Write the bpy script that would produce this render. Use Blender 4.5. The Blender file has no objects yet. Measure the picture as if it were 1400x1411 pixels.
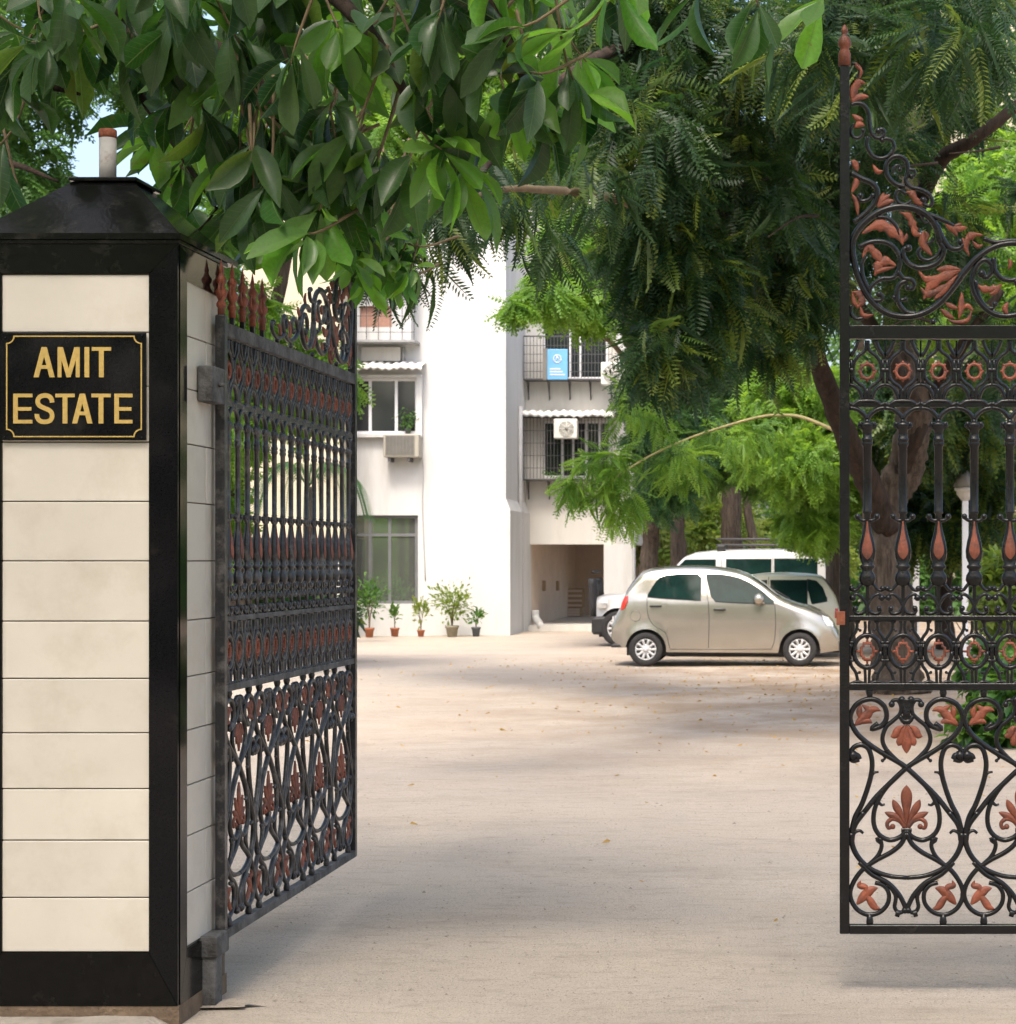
import bpy, math, random
import numpy as np
from mathutils import Vector, Matrix
R = random.Random(7)
N = np.random.RandomState(11)
pi = math.pi
S = bpy.context.scene
# ------------------------------------------------------------- camera, sky, sun, exposure
F = 2900.0                      # focal length in photograph pixels
EYE = 1.6
VX, VY = 1130.0, 772.0          # vanishing point of the street direction, horizon
cd = bpy.data.cameras.new('camera'); cam = bpy.data.objects.new('camera', cd)
S.collection.objects.link(cam); S.camera = cam
cam.location = (0, 0, EYE); cam.rotation_euler = (pi/2, 0, 0)
cd.sensor_fit = 'HORIZONTAL'; cd.sensor_width = 36.0; cd.lens = 36.0*F/1400
cd.shift_x = -(VX-700)/1400; cd.shift_y = (VY-705.5)/1400
cd.clip_start = .1; cd.clip_end = 2000
cd.dof.use_dof = True; cd.dof.focus_distance = 8.3; cd.dof.aperture_fstop = 11
SUN_EL, SUN_AZ = 58.0, 186.0    # azimuth clockwise from +Y : behind the camera, a little to the left
w = bpy.data.worlds.new('World'); S.world = w; w.use_nodes = True
nt = w.node_tree; sky = nt.nodes.new('ShaderNodeTexSky'); sky.sky_type = 'NISHITA'
sky.sun_disc = False; sky.sun_elevation = math.radians(SUN_EL); sky.sun_rotation = math.radians(SUN_AZ)
sky.dust_density = 6.0; sky.air_density = 1.0; sky.ozone_density = .6; sky.altitude = 200
bg = nt.nodes['Background']; bg.inputs[1].default_value = .15
nt.links.new(sky.outputs[0], bg.inputs[0])
sl = bpy.data.lights.new('sun', 'SUN'); so = bpy.data.objects.new('sun', sl); S.collection.objects.link(so)
sl.energy = 1.05; sl.angle = math.radians(11.0); sl.color = (1, .94, .84)
az, el = math.radians(SUN_AZ), math.radians(SUN_EL)
sv = Vector((math.sin(az)*math.cos(el), math.cos(az)*math.cos(el), math.sin(el)))
so.rotation_euler = sv.to_track_quat('Z', 'Y').to_euler(); so.location = (0, -5, 30)
vs = S.view_settings; vs.view_transform = 'Standard'; vs.look = 'None'; vs.gamma = 1; vs.use_curve_mapping = False
vs.exposure = 1.45

def P(px, py, Y):               # a point of the place, surveyed from the photograph, at its distance Y
    return Vector(((px-VX)/F*Y, Y, EYE-(py-VY)/F*Y))

# ------------------------------------------------------------- materials
def mat(name, col, rough=.6, metal=0, var=.12, scale=4, bump=0, bscale=60, spec=.5, dirt=None, dscale=3, dlo=.5, dhi=.7, coat=0, stretch=None, ovar=0):
    m = bpy.data.materials.new(name); m.use_nodes = True; t = m.node_tree; n = t.nodes; l = t.links
    b = n['Principled BSDF']
    b.inputs['Roughness'].default_value = rough; b.inputs['Metallic'].default_value = metal
    b.inputs['Specular IOR Level'].default_value = spec
    if coat: b.inputs['Coat Weight'].default_value = coat; b.inputs['Coat Roughness'].default_value = .08
    tc = n.new('ShaderNodeTexCoord'); src = tc.outputs['Object']
    if ovar:
        oi = n.new('ShaderNodeObjectInfo'); sc = n.new('ShaderNodeVectorMath'); sc.operation = 'SCALE'; sc.inputs[0].default_value = (37, 21, 53); l.new(oi.outputs['Random'], sc.inputs['Scale'])
        va = n.new('ShaderNodeVectorMath'); va.operation = 'ADD'; l.new(src, va.inputs[0]); l.new(sc.outputs[0], va.inputs[1]); src = va.outputs[0]
    if stretch:
        mp = n.new('ShaderNodeMapping'); mp.inputs['Scale'].default_value = stretch; l.new(src, mp.inputs[0]); src = mp.outputs[0]
    ns = n.new('ShaderNodeTexNoise'); ns.inputs['Scale'].default_value = scale; ns.inputs['Detail'].default_value = 6; ns.inputs['Roughness'].default_value = .65
    l.new(src, ns.inputs['Vector'])
    cr = n.new('ShaderNodeValToRGB'); c = Vector(col)
    cr.color_ramp.elements[0].position = .3; cr.color_ramp.elements[1].position = .7
    cr.color_ramp.elements[0].color = (*(c*(1-var)), 1); cr.color_ramp.elements[1].color = (*(c*(1+var)), 1)
    l.new(ns.outputs[0], cr.inputs[0]); out = cr.outputs[0]
    if dirt:
        n2 = n.new('ShaderNodeTexNoise'); n2.inputs['Scale'].default_value = dscale; n2.inputs['Detail'].default_value = 8; n2.inputs['Roughness'].default_value = .7
        l.new(src, n2.inputs['Vector'])
        mr = n.new('ShaderNodeMapRange'); mr.inputs[1].default_value = dlo; mr.inputs[2].default_value = dhi
        l.new(n2.outputs[0], mr.inputs[0])
        mx = n.new('ShaderNodeMix'); mx.data_type = 'RGBA'; mx.inputs[7].default_value = (*dirt, 1)
        l.new(mr.outputs[0], mx.inputs[0]); l.new(out, mx.inputs[6]); out = mx.outputs[2]
    if ovar:
        hv = n.new('ShaderNodeHueSaturation'); rm = n.new('ShaderNodeMapRange'); rm.inputs[3].default_value = 1-ovar; rm.inputs[4].default_value = 1+ovar
        l.new(oi.outputs['Random'], rm.inputs[0]); l.new(rm.outputs[0], hv.inputs['Value']); l.new(out, hv.inputs['Color']); out = hv.outputs[0]
    l.new(out, b.inputs['Base Color'])
    if bump:
        n3 = n.new('ShaderNodeTexNoise'); n3.inputs['Scale'].default_value = bscale; n3.inputs['Detail'].default_value = 5
        l.new(src, n3.inputs['Vector'])
        bp = n.new('ShaderNodeBump'); bp.inputs['Strength'].default_value = bump; bp.inputs['Distance'].default_value = .01
        l.new(n3.outputs[0], bp.inputs['Height']); l.new(bp.outputs[0], b.inputs['Normal'])
    return m

def leafmat(name, c0, c1, c2=None, rough=.45, trans=.35, spec=.5, back=None, veins=False):
    """leaf colour varies from leaf to leaf; light also passes through the blade"""
    m = bpy.data.materials.new(name); m.use_nodes = True; t = m.node_tree; n = t.nodes; l = t.links
    b = n['Principled BSDF']; b.inputs['Roughness'].default_value = rough; b.inputs['Specular IOR Level'].default_value = spec
    at = n.new('ShaderNodeAttribute'); at.attribute_name = 'vary'
    oi = n.new('ShaderNodeObjectInfo'); ad = n.new('ShaderNodeMath'); ad.operation = 'ADD'
    l.new(at.outputs['Fac'], ad.inputs[0]); l.new(oi.outputs['Random'], ad.inputs[1])
    fr = n.new('ShaderNodeMath'); fr.operation = 'FRACT'; l.new(ad.outputs[0], fr.inputs[0])
    cr = n.new('ShaderNodeValToRGB'); l.new(fr.outputs[0], cr.inputs[0])
    cr.color_ramp.elements[0].color = (*c0, 1); cr.color_ramp.elements[1].color = (*c1, 1); cr.color_ramp.elements[1].position = .8
    if c2: e = cr.color_ramp.elements.new(.97); e.color = (*c2, 1)
    out = cr.outputs[0]
    tc = n.new('ShaderNodeTexCoord'); ns = n.new('ShaderNodeTexNoise'); ns.inputs['Scale'].default_value = 18; ns.inputs['Detail'].default_value = 4
    l.new(tc.outputs['Object'], ns.inputs['Vector'])
    hs = n.new('ShaderNodeHueSaturation'); mr = n.new('ShaderNodeMapRange'); mr.inputs[3].default_value = .65; mr.inputs[4].default_value = 1.35
    l.new(ns.outputs[0], mr.inputs[0]); l.new(mr.outputs[0], hs.inputs['Value']); l.new(out, hs.inputs['Color']); out = hs.outputs[0]
    if veins:
        la = n.new('ShaderNodeAttribute'); la.attribute_name = 'lco'; sp = n.new('ShaderNodeSeparateXYZ'); l.new(la.outputs['Vector'], sp.inputs[0])
        def mt(op, a, b_=None):
            q = n.new('ShaderNodeMath'); q.operation = op
            for i, v in enumerate((a, b_)):
                if v is None: continue
                if isinstance(v, (int, float)): q.inputs[i].default_value = v
                else: l.new(v, q.inputs[i])
            return q.outputs[0]
        ay = mt('ABSOLUTE', sp.outputs[1]); fr2 = mt('FRACT', mt('MULTIPLY', mt('SUBTRACT', sp.outputs[0], mt('MULTIPLY', ay, .9)), 10))
        side = mt('LESS_THAN', fr2, .11); mid = mt('LESS_THAN', ay, .007); v_ = mt('MAXIMUM', mt('MULTIPLY', side, .35), mid)
        mv = n.new('ShaderNodeMix'); mv.data_type = 'RGBA'; mv.inputs[7].default_value = (.13, .20, .07, 1); l.new(mt('MULTIPLY', v_, .7), mv.inputs[0]); l.new(out, mv.inputs[6]); out = mv.outputs[2]
        n4 = n.new('ShaderNodeTexNoise'); n4.inputs['Scale'].default_value = 9; n4.inputs['Detail'].default_value = 3; l.new(tc.outputs['Object'], n4.inputs['Vector'])
        r4 = n.new('ShaderNodeMapRange'); r4.inputs[1].default_value = .68; r4.inputs[2].default_value = .74; l.new(n4.outputs[0], r4.inputs[0])
        mb_ = n.new('ShaderNodeMix'); mb_.data_type = 'RGBA'; mb_.inputs[7].default_value = (.14, .085, .025, 1); l.new(mt('MULTIPLY', r4.outputs[0], .6), mb_.inputs[0]); l.new(out, mb_.inputs[6]); out = mb_.outputs[2]
        bp = n.new('ShaderNodeBump'); bp.inputs['Strength'].default_value = .5; bp.inputs['Distance'].default_value = .004; l.new(mt('SUBTRACT', fr2, v_), bp.inputs['Height']); l.new(bp.outputs[0], b.inputs['Normal'])
    if back:
        g = n.new('ShaderNodeNewGeometry'); mx = n.new('ShaderNodeMix'); mx.data_type = 'RGBA'; mx.inputs[7].default_value = (*back, 1)
        l.new(g.outputs['Backfacing'], mx.inputs[0]); l.new(out, mx.inputs[6]); out2 = mx.outputs[2]
    else: out2 = out
    l.new(out2, b.inputs['Base Color'])
    tr = n.new('ShaderNodeBsdfTranslucent'); h2 = n.new('ShaderNodeHueSaturation'); h2.inputs['Hue'].default_value = .48; h2.inputs['Saturation'].default_value = 1.1; h2.inputs['Value'].default_value = 1.9
    l.new(out, h2.inputs['Color']); l.new(h2.outputs[0], tr.inputs['Color'])
    ms = n.new('ShaderNodeMixShader'); ms.inputs[0].default_value = trans
    l.new(b.outputs[0], ms.inputs[1]); l.new(tr.outputs[0], ms.inputs[2]); l.new(ms.outputs[0], n['Material Output'].inputs['Surface'])
    return m

M = {}
M['iron'] = mat('black_iron', (.006, .006, .007), .24, 0, .3, 30, .12, 120, .35, dirt=(.04, .036, .032), dscale=14, dlo=.58, dhi=.85, ovar=.1)
M['iron_dusty_sheen'] = mat('dusty_sheen_black_iron', (.016, .016, .019), .34, 0, .3, 30, .2, 120, .5, dirt=(.15, .14, .13), dscale=16, dlo=.5, dhi=.75, ovar=.15)  # open leaf: dust, plus its sky reflection put into the greyer colour
M['terra'] = mat('terracotta_paint', (.19, .052, .026), .5, 0, .25, 40, .4, 150, .4, dirt=(.06, .03, .025), dscale=24, dlo=.48, dhi=.7, ovar=.22)
M['rust'] = mat('rusty_iron', (.23, .075, .04), .75, 0, .3, 40, .4, 120, .3)
M['weather'] = mat('weathered_iron', (.10, .10, .10), .7, 0, .35, 25, .5, 90, .4, dirt=(.03, .028, .027), dscale=9, dlo=.42, dhi=.62)
M['granite'] = mat('black_granite', (.004, .004, .005), .07, 0, .4, 180, .02, 12, .16, dirt=(.02, .018, .016), dscale=9, dlo=.6, dhi=.85, ovar=.2)
M['granite_rough'] = mat('dusty_granite', (.004, .004, .004), .14, 0, .4, 30, .04, 60, .18, dirt=(.035, .032, .027), dscale=7, dlo=.55, dhi=.8, ovar=.2)
M['tile'] = mat('cream_tile', (.52, .485, .425), .3, 0, .05, 3, .05, 25, .5, dirt=(.40, .355, .29), dscale=3.2, dlo=.5, dhi=.85, ovar=.05)
M['grout'] = mat('grout', (.17, .14, .105), .9)
M['gold'] = mat('gold_leaf_paint', (.52, .36, .11), .4, .35, .15, 60)
M['plaster'] = mat('white_plaster', (.56, .56, .555), .85, 0, .05, .9, .25, 30, .3, dirt=(.40, .385, .355), dscale=1.3, dlo=.5, dhi=.85, stretch=(1, 1, .16))
M['plaster2'] = mat('grey_white_plaster', (.60, .58, .54), .85, 0, .05, 1.2, .25, 30, .3, dirt=(.40, .38, .34), dscale=1.4, dlo=.5, dhi=.8, stretch=(1, 1, .16))
M['beige_wall'] = mat('beige_wall', (.52, .46, .34), .85, 0, .06, 1, .2, 30, .3, dirt=(.36, .31, .22), dscale=.8, dlo=.5, dhi=.8, stretch=(1, 1, .3))
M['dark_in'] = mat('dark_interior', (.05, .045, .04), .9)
M['garage'] = mat('garage_plaster', (.60, .49, .41), .9, 0, .08, 2, .1)
M['wframe'] = mat('white_window_frame', (.75, .75, .77), .5, 0, .04)
M['gframe'] = mat('grey_window_frame', (.14, .145, .15), .5)
M['glass'] = mat('dark_glass', (.02, .024, .028), .06, 0, .05, 3, 0, 60, .8)
M['glass_refl'] = mat('garden_glass', (.34, .37, .34), .05, .8, .05, 3, .03, 4, .8)
M['carglass'] = mat('car_glass', (.008, .024, .021), .05, .0, .5, 2.5, 0, 60, .22)
M['awning'] = mat('corrugated_awning', (.78, .77, .74), .6, 0, .06, 6, dirt=(.5, .48, .42), dscale=5, dlo=.55, dhi=.8)
M['grill'] = mat('grille_iron', (.07, .068, .07), .6)
M['rgrill'] = mat('grey_rail', (.30, .30, .30), .6, 0, .2, 20)
M['acwhite'] = mat('ac_white', (.66, .65, .60), .5, 0, .06, 8)
M['acbeige'] = mat('ac_beige', (.33, .31, .26), .55, 0, .08, 8)
M['acgrey'] = mat('ac_grey', (.20, .19, .17), .6)
M['curtain'] = mat('brown_curtain', (.36, .20, .15), .8, 0, .15, 12)
M['blue'] = mat('blue_sign', (.16, .42, .72), .5, 0, .08)
M['white'] = mat('white_paint', (.78, .78, .78), .5)
M['pot'] = mat('clay_pot', (.33, .12, .06), .8, 0, .2, 12, .2)
M['pot2'] = mat('cement_pot', (.30, .27, .20), .85, 0, .2, 12, .2)
M['pot3'] = mat('grey_plastic_pot', (.08, .09, .10), .6)
M['soil'] = mat('soil', (.06, .04, .025), .95)
M['bark'] = mat('bark', (.072, .055, .042), .95, 0, .6, 4, 1.0, 9, .2, dirt=(.14, .11, .085), dscale=3, dlo=.5, dhi=.7, stretch=(5, 5, .7))
M['bark_dark'] = mat('dark_bark', (.036, .026, .020), .95, 0, .5, 3, 1.0, 14, .2, dirt=(.075, .045, .032), dscale=2.5, dlo=.5, dhi=.72, stretch=(5, 5, .8))
M['twig'] = mat('twig', (.14, .10, .055), .9, 0, .3, 15)
M['twig_pale'] = mat('pale_branch', (.36, .30, .14), .8, 0, .25, 9)
M['silver'] = mat('silver_beige_paint', (.46, .43, .375), .22, .8, .03, 2, 0, 60, .5, coat=.7, dirt=(.36, .33, .27), dscale=1.5, dlo=.5, dhi=.9)
M['carwhite'] = mat('white_car_paint', (.58, .58, .565), .3, 0, .03, 2, 0, 60, .5, coat=.6, dirt=(.55, .52, .47), dscale=1.5, dlo=.55, dhi=.9)
M['carcream'] = mat('cream_car_paint', (.58, .56, .42), .3, 0, .03, 2, 0, 60, .5, coat=.6, dirt=(.45, .42, .30), dscale=1.5, dlo=.55, dhi=.9)
M['rubber'] = mat('tyre_rubber', (.022, .021, .021), .85, 0, .3, 30, dirt=(.04, .036, .03), dscale=6, dlo=.5, dhi=.8)
M['plastic'] = mat('black_plastic', (.02, .02, .021), .55, 0, .2, 10)
M['rim'] = mat('wheel_alloy', (.55, .55, .55), .4, .15, .08, 10)
M['red'] = mat('tail_light_red', (.50, .03, .015), .15, 0, .1, 10, spec=.8)
M['lamp'] = mat('headlamp_glass', (.62, .62, .60), .1, .3, .1, 10, spec=.8)
M['box'] = mat('cardboard', (.34, .24, .15), .85, 0, .12, 6)
M['dryleaf'] = mat('dry_leaf', (.42, .28, .10), .8, 0, .5, 3)
M['stone'] = mat('pebble', (.26, .225, .185), .9, 0, .3, 3)
M['plinth'] = mat('muddy_plinth', (.155, .11, .075), .9, 0, .3, 9, .8, 40, .3, dirt=(.07, .05, .035), dscale=5, dlo=.45, dhi=.7)
M['cement'] = mat('cement', (.27, .24, .205), .9, 0, .15, 8, .8, 45, .3, dirt=(.17, .15, .12), dscale=5, dlo=.5, dhi=.7)
M['pipe'] = mat('grey_pipe', (.42, .42, .42), .6, 0, .1, 4)
# foliage
M['L_near'] = leafmat('broad_leaf_green', (.006, .028, .009), (.040, .125, .020), (.12, .17, .03), .34, .42, .45, back=(.05, .10, .035), veins=True)
M['L_young_lit'] = leafmat('young_lit_leaf_green', (.06, .19, .03), (.13, .31, .045), None, .34, .48, .4, back=(.09, .17, .05), veins=True)  # young and sunlit clusters: brighter leaf green with the light put in
M['L_dark'] = leafmat('dark_frond_green', (.012, .040, .014), (.050, .105, .020), (.12, .17, .03), .5, .40)
M['L_mid'] = leafmat('mid_frond_green', (.032, .095, .026), (.09, .19, .035), None, .5, .46)
M['L_blue'] = leafmat('blue_green_frond', (.03, .085, .035), (.07, .15, .045), None, .5, .42)
M['L_light'] = leafmat('light_frond_green', (.08, .18, .03), (.17, .30, .05), None, .5, .50)
M['L_yell'] = leafmat('yellow_green_leaf', (.10, .17, .03), (.20, .26, .06), None, .5, .45)
M['dead'] = leafmat('dead_brown_leaf', (.16, .08, .03), (.38, .26, .07), None, .7, .3)

def ground_mat():
    m = bpy.data.materials.new('driveway_concrete'); m.use_nodes = True; t = m.node_tree; n = t.nodes; l = t.links
    b = n['Principled BSDF']; b.inputs['Roughness'].default_value = .85; b.inputs['Specular IOR Level'].default_value = .3
    tc = n.new('ShaderNodeTexCoord')
    def noise(s, d=6, r=.6, st=None):
        k = n.new('ShaderNodeTexNoise'); k.inputs['Scale'].default_value = s; k.inputs['Detail'].default_value = d; k.inputs['Roughness'].default_value = r
        if st:
            mp = n.new('ShaderNodeMapping'); mp.inputs['Scale'].default_value = st; l.new(tc.outputs['Object'], mp.inputs[0]); l.new(mp.outputs[0], k.inputs['Vector'])
        else: l.new(tc.outputs['Object'], k.inputs['Vector'])
        return k.outputs[0]
    def mix(f, a, c):
        x = n.new('ShaderNodeMix'); x.data_type = 'RGBA'
        if isinstance(a, tuple): x.inputs[6].default_value = (*a, 1)
        else: l.new(a, x.inputs[6])
        if isinstance(c, tuple): x.inputs[7].default_value = (*c, 1)
        else: l.new(c, x.inputs[7])
        l.new(f, x.inputs[0]); return x.outputs[2]
    def rng(f, a, c, o0=0, o1=1):
        r = n.new('ShaderNodeMapRange'); r.inputs[1].default_value = a; r.inputs[2].default_value = c; r.inputs[3].default_value = o0; r.inputs[4].default_value = o1
        l.new(f, r.inputs[0]); return r.outputs[0]
    c = mix(rng(noise(.35, 7, .6), .35, .65), (.56, .47, .38), (.50, .43, .36))
    c = mix(rng(noise(1.6, 8, .7), .5, .75), c, (.52, .435, .34))
    # sandy and earthy toward the back right, where leaves collect
    sx = n.new('ShaderNodeSeparateXYZ'); l.new(tc.outputs['Object'], sx.inputs[0])
    y = rng(sx.outputs[1], 14, 22); x = rng(sx.outputs[0], -5.5, -.5)
    mu = n.new('ShaderNodeMath'); mu.operation = 'MULTIPLY'; l.new(y, mu.inputs[0]); l.new(x, mu.inputs[1])
    mu2 = n.new('ShaderNodeMath'); mu2.operation = 'MULTIPLY'; l.new(mu.outputs[0], mu2.inputs[0]); l.new(rng(noise(.8, 8, .7), .35, .6), mu2.inputs[1])
    c = mix(mu2.outputs[0], c, (.29, .19, .11))
    c = mix(rng(noise(70, 4, .85), .56, .66, 0, .85), c, (.15, .12, .09))
    c = mix(rng(noise(5.5, 9, .75, (.8, 2.2, 1)), .52, .70, 0, .6), c, (.27, .22, .17))
    c = mix(rng(noise(.9, 9, .8, (.5, 1.6, 1)), .5, .68, 0, .55), c, (.33, .275, .22))
    c = mix(rng(noise(26, 6, .8), .58, .7, 0, .5), c, (.66, .60, .52))
    c = mix(rng(noise(140, 3, .8), .4, .7, 0, .5), c, (.23, .195, .16))
    l.new(c, b.inputs['Base Color'])
    bp = n.new('ShaderNodeBump'); bp.inputs['Strength'].default_value = .9; bp.inputs['Distance'].default_value = .014
    ad = n.new('ShaderNodeMath'); ad.operation = 'ADD'; l.new(noise(9, 8, .7), ad.inputs[0]); l.new(noise(90, 5, .8), ad.inputs[1])
    l.new(ad.outputs[0], bp.inputs['Height']); l.new(bp.outputs[0], b.inputs['Normal'])
    return m
M['ground'] = ground_mat()

# ------------------------------------------------------------- object helpers
W = {}                                  # world position of every object made here
def link(o, parent=None, loc=(0, 0, 0)):
    S.collection.objects.link(o); W[o.name] = Vector(loc)
    if parent is not None:
        o.parent = parent; o.location = Vector(loc)-W[parent.name]
    else: o.location = loc
    return o
def tag(o, label=None, cat=None, group=None, kind=None):
    for k, v in (('label', label), ('category', cat), ('group', group), ('kind', kind)):
        if v: o[k] = v
    return o
def thing(name, loc, label, cat, group=None):
    o = bpy.data.objects.new(name, None); o.empty_display_size = .1; link(o, None, loc)
    return tag(o, label, cat, group)
def copy_tree(o, parent=None):
    c = o.copy(); S.collection.objects.link(c)
    if parent is not None: c.parent = parent
    W[c.name] = W.get(o.name, Vector())
    for ch in list(o.children): copy_tree(ch, c)
    return c

def spline(pts, n=6):
    pts = [Vector(p) for p in pts]
    if len(pts) < 3: return [pts[0].lerp(pts[-1], i/n) for i in range(n+1)]
    q = [pts[0]*2-pts[1]]+pts+[pts[-1]*2-pts[-2]]; out = []
    for i in range(1, len(q)-2):
        a, b, c, d = q[i-1:i+3]
        for k in range(n):
            t = k/n
            out.append(.5*((2*b)+(c-a)*t+(2*a-5*b+4*c-d)*t*t+(3*b-a-3*c+d)*t**3))
    out.append(pts[-1]); return out

class MB:
    def __init__(s): s.v = []; s.f = []; s.sm = []; s.mi = []; s.m = 0
    def add(s, vs_, fs, smooth=False):
        b = len(s.v); s.v += [tuple(p) for p in vs_]
        s.f += [tuple(i+b for i in f) for f in fs]; s.sm += [smooth]*len(fs); s.mi += [s.m]*len(fs); return s
    def box(s, x0, x1, y0, y1, z0, z1, bev=0):
        if bev <= 0:
            vv = [(x, y, z) for x in (x0, x1) for y in (y0, y1) for z in (z0, z1)]
            return s.add(vv, [(0, 1, 3, 2), (4, 6, 7, 5), (0, 4, 5, 1), (2, 3, 7, 6), (0, 2, 6, 4), (1, 5, 7, 3)])
        b = bev; rings = []
        for z, i in ((z0, b), (z0+b, 0), (z1-b, 0), (z1, b)):
            c = b*.6 if i == 0 else b*1.2
            X0, X1, Y0, Y1 = (x0, x1, y0, y1) if i == 0 else (x0+b*.6, x1-b*.6, y0+b*.6, y1-b*.6)
            rings.append([(X0+c, Y0, z), (X1-c, Y0, z), (X1, Y0+c, z), (X1, Y1-c, z), (X1-c, Y1, z), (X0+c, Y1, z), (X0, Y1-c, z), (X0, Y0+c, z)])
        vv = [p for r in rings for p in r]; fs = []
        for k in range(3):
            for j in range(8): fs.append((k*8+j, k*8+(j+1) % 8, k*8+8+(j+1) % 8, k*8+8+j))
        fs += [tuple(range(7, -1, -1)), tuple(range(24, 32))]
        return s.add(vv, fs)
    def poly(s, pts, y0, y1):           # polygon in x,z extruded along y (y0 < y1)
        n = len(pts); a = sum(pts[i][0]*pts[(i+1) % n][1]-pts[(i+1) % n][0]*pts[i][1] for i in range(n))
        if a < 0: pts = pts[::-1]
        vv = [(x, y0, z) for x, z in pts]+[(x, y1, z) for x, z in pts]
        fs = [tuple(range(n)), tuple(range(2*n-1, n-1, -1))]+[(i, i+n, (i+1) % n+n, (i+1) % n) for i in range(n)]
        return s.add(vv, fs)
    def polyx(s, pts, x0, x1):          # polygon in y,z extruded along x
        n = len(pts); a = sum(pts[i][0]*pts[(i+1) % n][1]-pts[(i+1) % n][0]*pts[i][1] for i in range(n))
        if a < 0: pts = pts[::-1]
        vv = [(x0, y, z) for y, z in pts]+[(x1, y, z) for y, z in pts]
        fs = [tuple(range(n-1, -1, -1)), tuple(range(n, 2*n))]+[((i+1) % n, (i+1) % n+n, i+n, i) for i in range(n)]
        return s.add(vv, fs)
    def lathe(s, prof, c=(0, 0, 0), seg=12, sy=1, axis='z', smooth=True):   # prof: (r, h)
        vv = []; fs = []
        for r, h in prof:
            for k in range(seg):
                a = 2*pi*k/seg; p = (r*math.cos(a), r*math.sin(a)*sy, h)
                if axis == 'y': p = (p[0], -h, p[1])
                elif axis == 'x': p = (h, p[0], p[1])
                vv.append((c[0]+p[0], c[1]+p[1], c[2]+p[2]))
        for i in range(len(prof)-1):
            for k in range(seg): fs.append((i*seg+k, i*seg+(k+1) % seg, (i+1)*seg+(k+1) % seg, (i+1)*seg+k))
        fs += [tuple(range(seg-1, -1, -1)), tuple(range((len(prof)-1)*seg, len(prof)*seg))]
        return s.add(vv, fs, smooth)
    def tube(s, pts, r0, r1=None, seg=6, n=6, flat=1.0, ball=False, rough=0, raw=False):
        q = [Vector(p) for p in pts] if raw else spline(pts, n); m = len(q); vv = []; fs = []
        rr = r0 if callable(r0) else (lambda t: r0+((r1 if r1 is not None else r0)-r0)*t)
        for i, p in enumerate(q):
            d = (q[min(i+1, m-1)]-q[max(i-1, 0)])
            d = d.normalized() if d.length > 1e-9 else Vector((0, 0, 1))
            ref = Vector((0, 1, 0)) if abs(d.y) < .95 else Vector((1, 0, 0))
            u = d.cross(ref).normalized(); v = u.cross(d)
            r = rr(i/(m-1))
            for k in range(seg):
                a = 2*pi*k/seg; rk = r*(1+(R.uniform(-rough, rough) if rough else 0))
                vv.append(p+u*math.cos(a)*rk+v*math.sin(a)*rk*flat)
        for i in range(m-1):
            for k in range(seg): fs.append((i*seg+k, (i+1)*seg+k, (i+1)*seg+(k+1) % seg, i*seg+(k+1) % seg))
        fs += [tuple(range(seg)), tuple(range(m*seg-1, (m-1)*seg-1, -1))]
        s.add(vv, fs, True)
        if ball: s.ball(q[-1], rr(1)*1.7)
        return s
    def ball(s, c, r, seg=8, flat=1.0):
        pr = [(max(1e-4, r*math.sin(pi*i/6)), -r*math.cos(pi*i/6)) for i in range(7)]
        return s.lathe(pr, c, seg, flat)
    def plate(s, pts, W_, T=.006, lobes=0, la=.25, n=5, pw=.75, T0=.002):
        """leaf-shaped casting: spine through pts (x,z), thick along the spine, thin at its lobed rim"""
        q = spline([(p[0], 0, p[1]) for p in pts], n); m = len(q); vv = []; fs = []
        for i, p in enumerate(q):
            t = i/(m-1); d = q[min(i+1, m-1)]-q[max(i-1, 0)]; nn = Vector((-d.z, 0, d.x)).normalized()
            w_ = W_*(math.sin(pi*min(.999, max(.02, t))**pw)**.8)*(1+la*math.cos(lobes*2*pi*t+.6) if lobes else 1)
            th = T*(.55+.45*math.sin(pi*min(.97, t+.05)))
            L = p+nn*w_; Rr = p-nn*w_; m1 = p+nn*w_*.5; m2 = p-nn*w_*.5
            vv += [L+Vector((0, -T0, 0)), m1+Vector((0, -th*.65, 0)), p+Vector((0, -th, 0)), m2+Vector((0, -th*.65, 0)), Rr+Vector((0, -T0, 0)),
                   Rr+Vector((0, T0, 0)), m2+Vector((0, th*.65, 0)), p+Vector((0, th, 0)), m1+Vector((0, th*.65, 0)), L+Vector((0, T0, 0))]
        for i in range(m-1):
            for k in range(10): fs.append((i*10+k, i*10+(k+1) % 10, (i+1)*10+(k+1) % 10, (i+1)*10+k))
        fs += [tuple(range(9, -1, -1)), tuple(range((m-1)*10, m*10))]
        return s.add(vv, fs, True)
    def ctr(s):
        a = np.array(s.v); return Vector(((a.min(0)+a.max(0))/2).tolist())
    def mesh(s, name, mats, off=(0, 0, 0)):
        me = bpy.data.meshes.new(name); o = Vector(off)
        me.from_pydata([(x-o.x, y-o.y, z-o.z) for x, y, z in s.v], [], s.f)
        for m in (mats if isinstance(mats, (list, tuple)) else [mats]): me.materials.append(m)
        me.polygons.foreach_set('use_smooth', s.sm); me.polygons.foreach_set('material_index', s.mi)
        me.update(); return me
    def build(s, name, mats, parent=None, **k):      # coordinates are world ones; the origin goes to the mesh's middle
        c = s.ctr(); 
        if parent is None: c.z = min(v[2] for v in s.v)
        o = bpy.data.objects.new(name, s.mesh(name, mats, c)); link(o, parent, c); return tag(o, **k)

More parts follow.
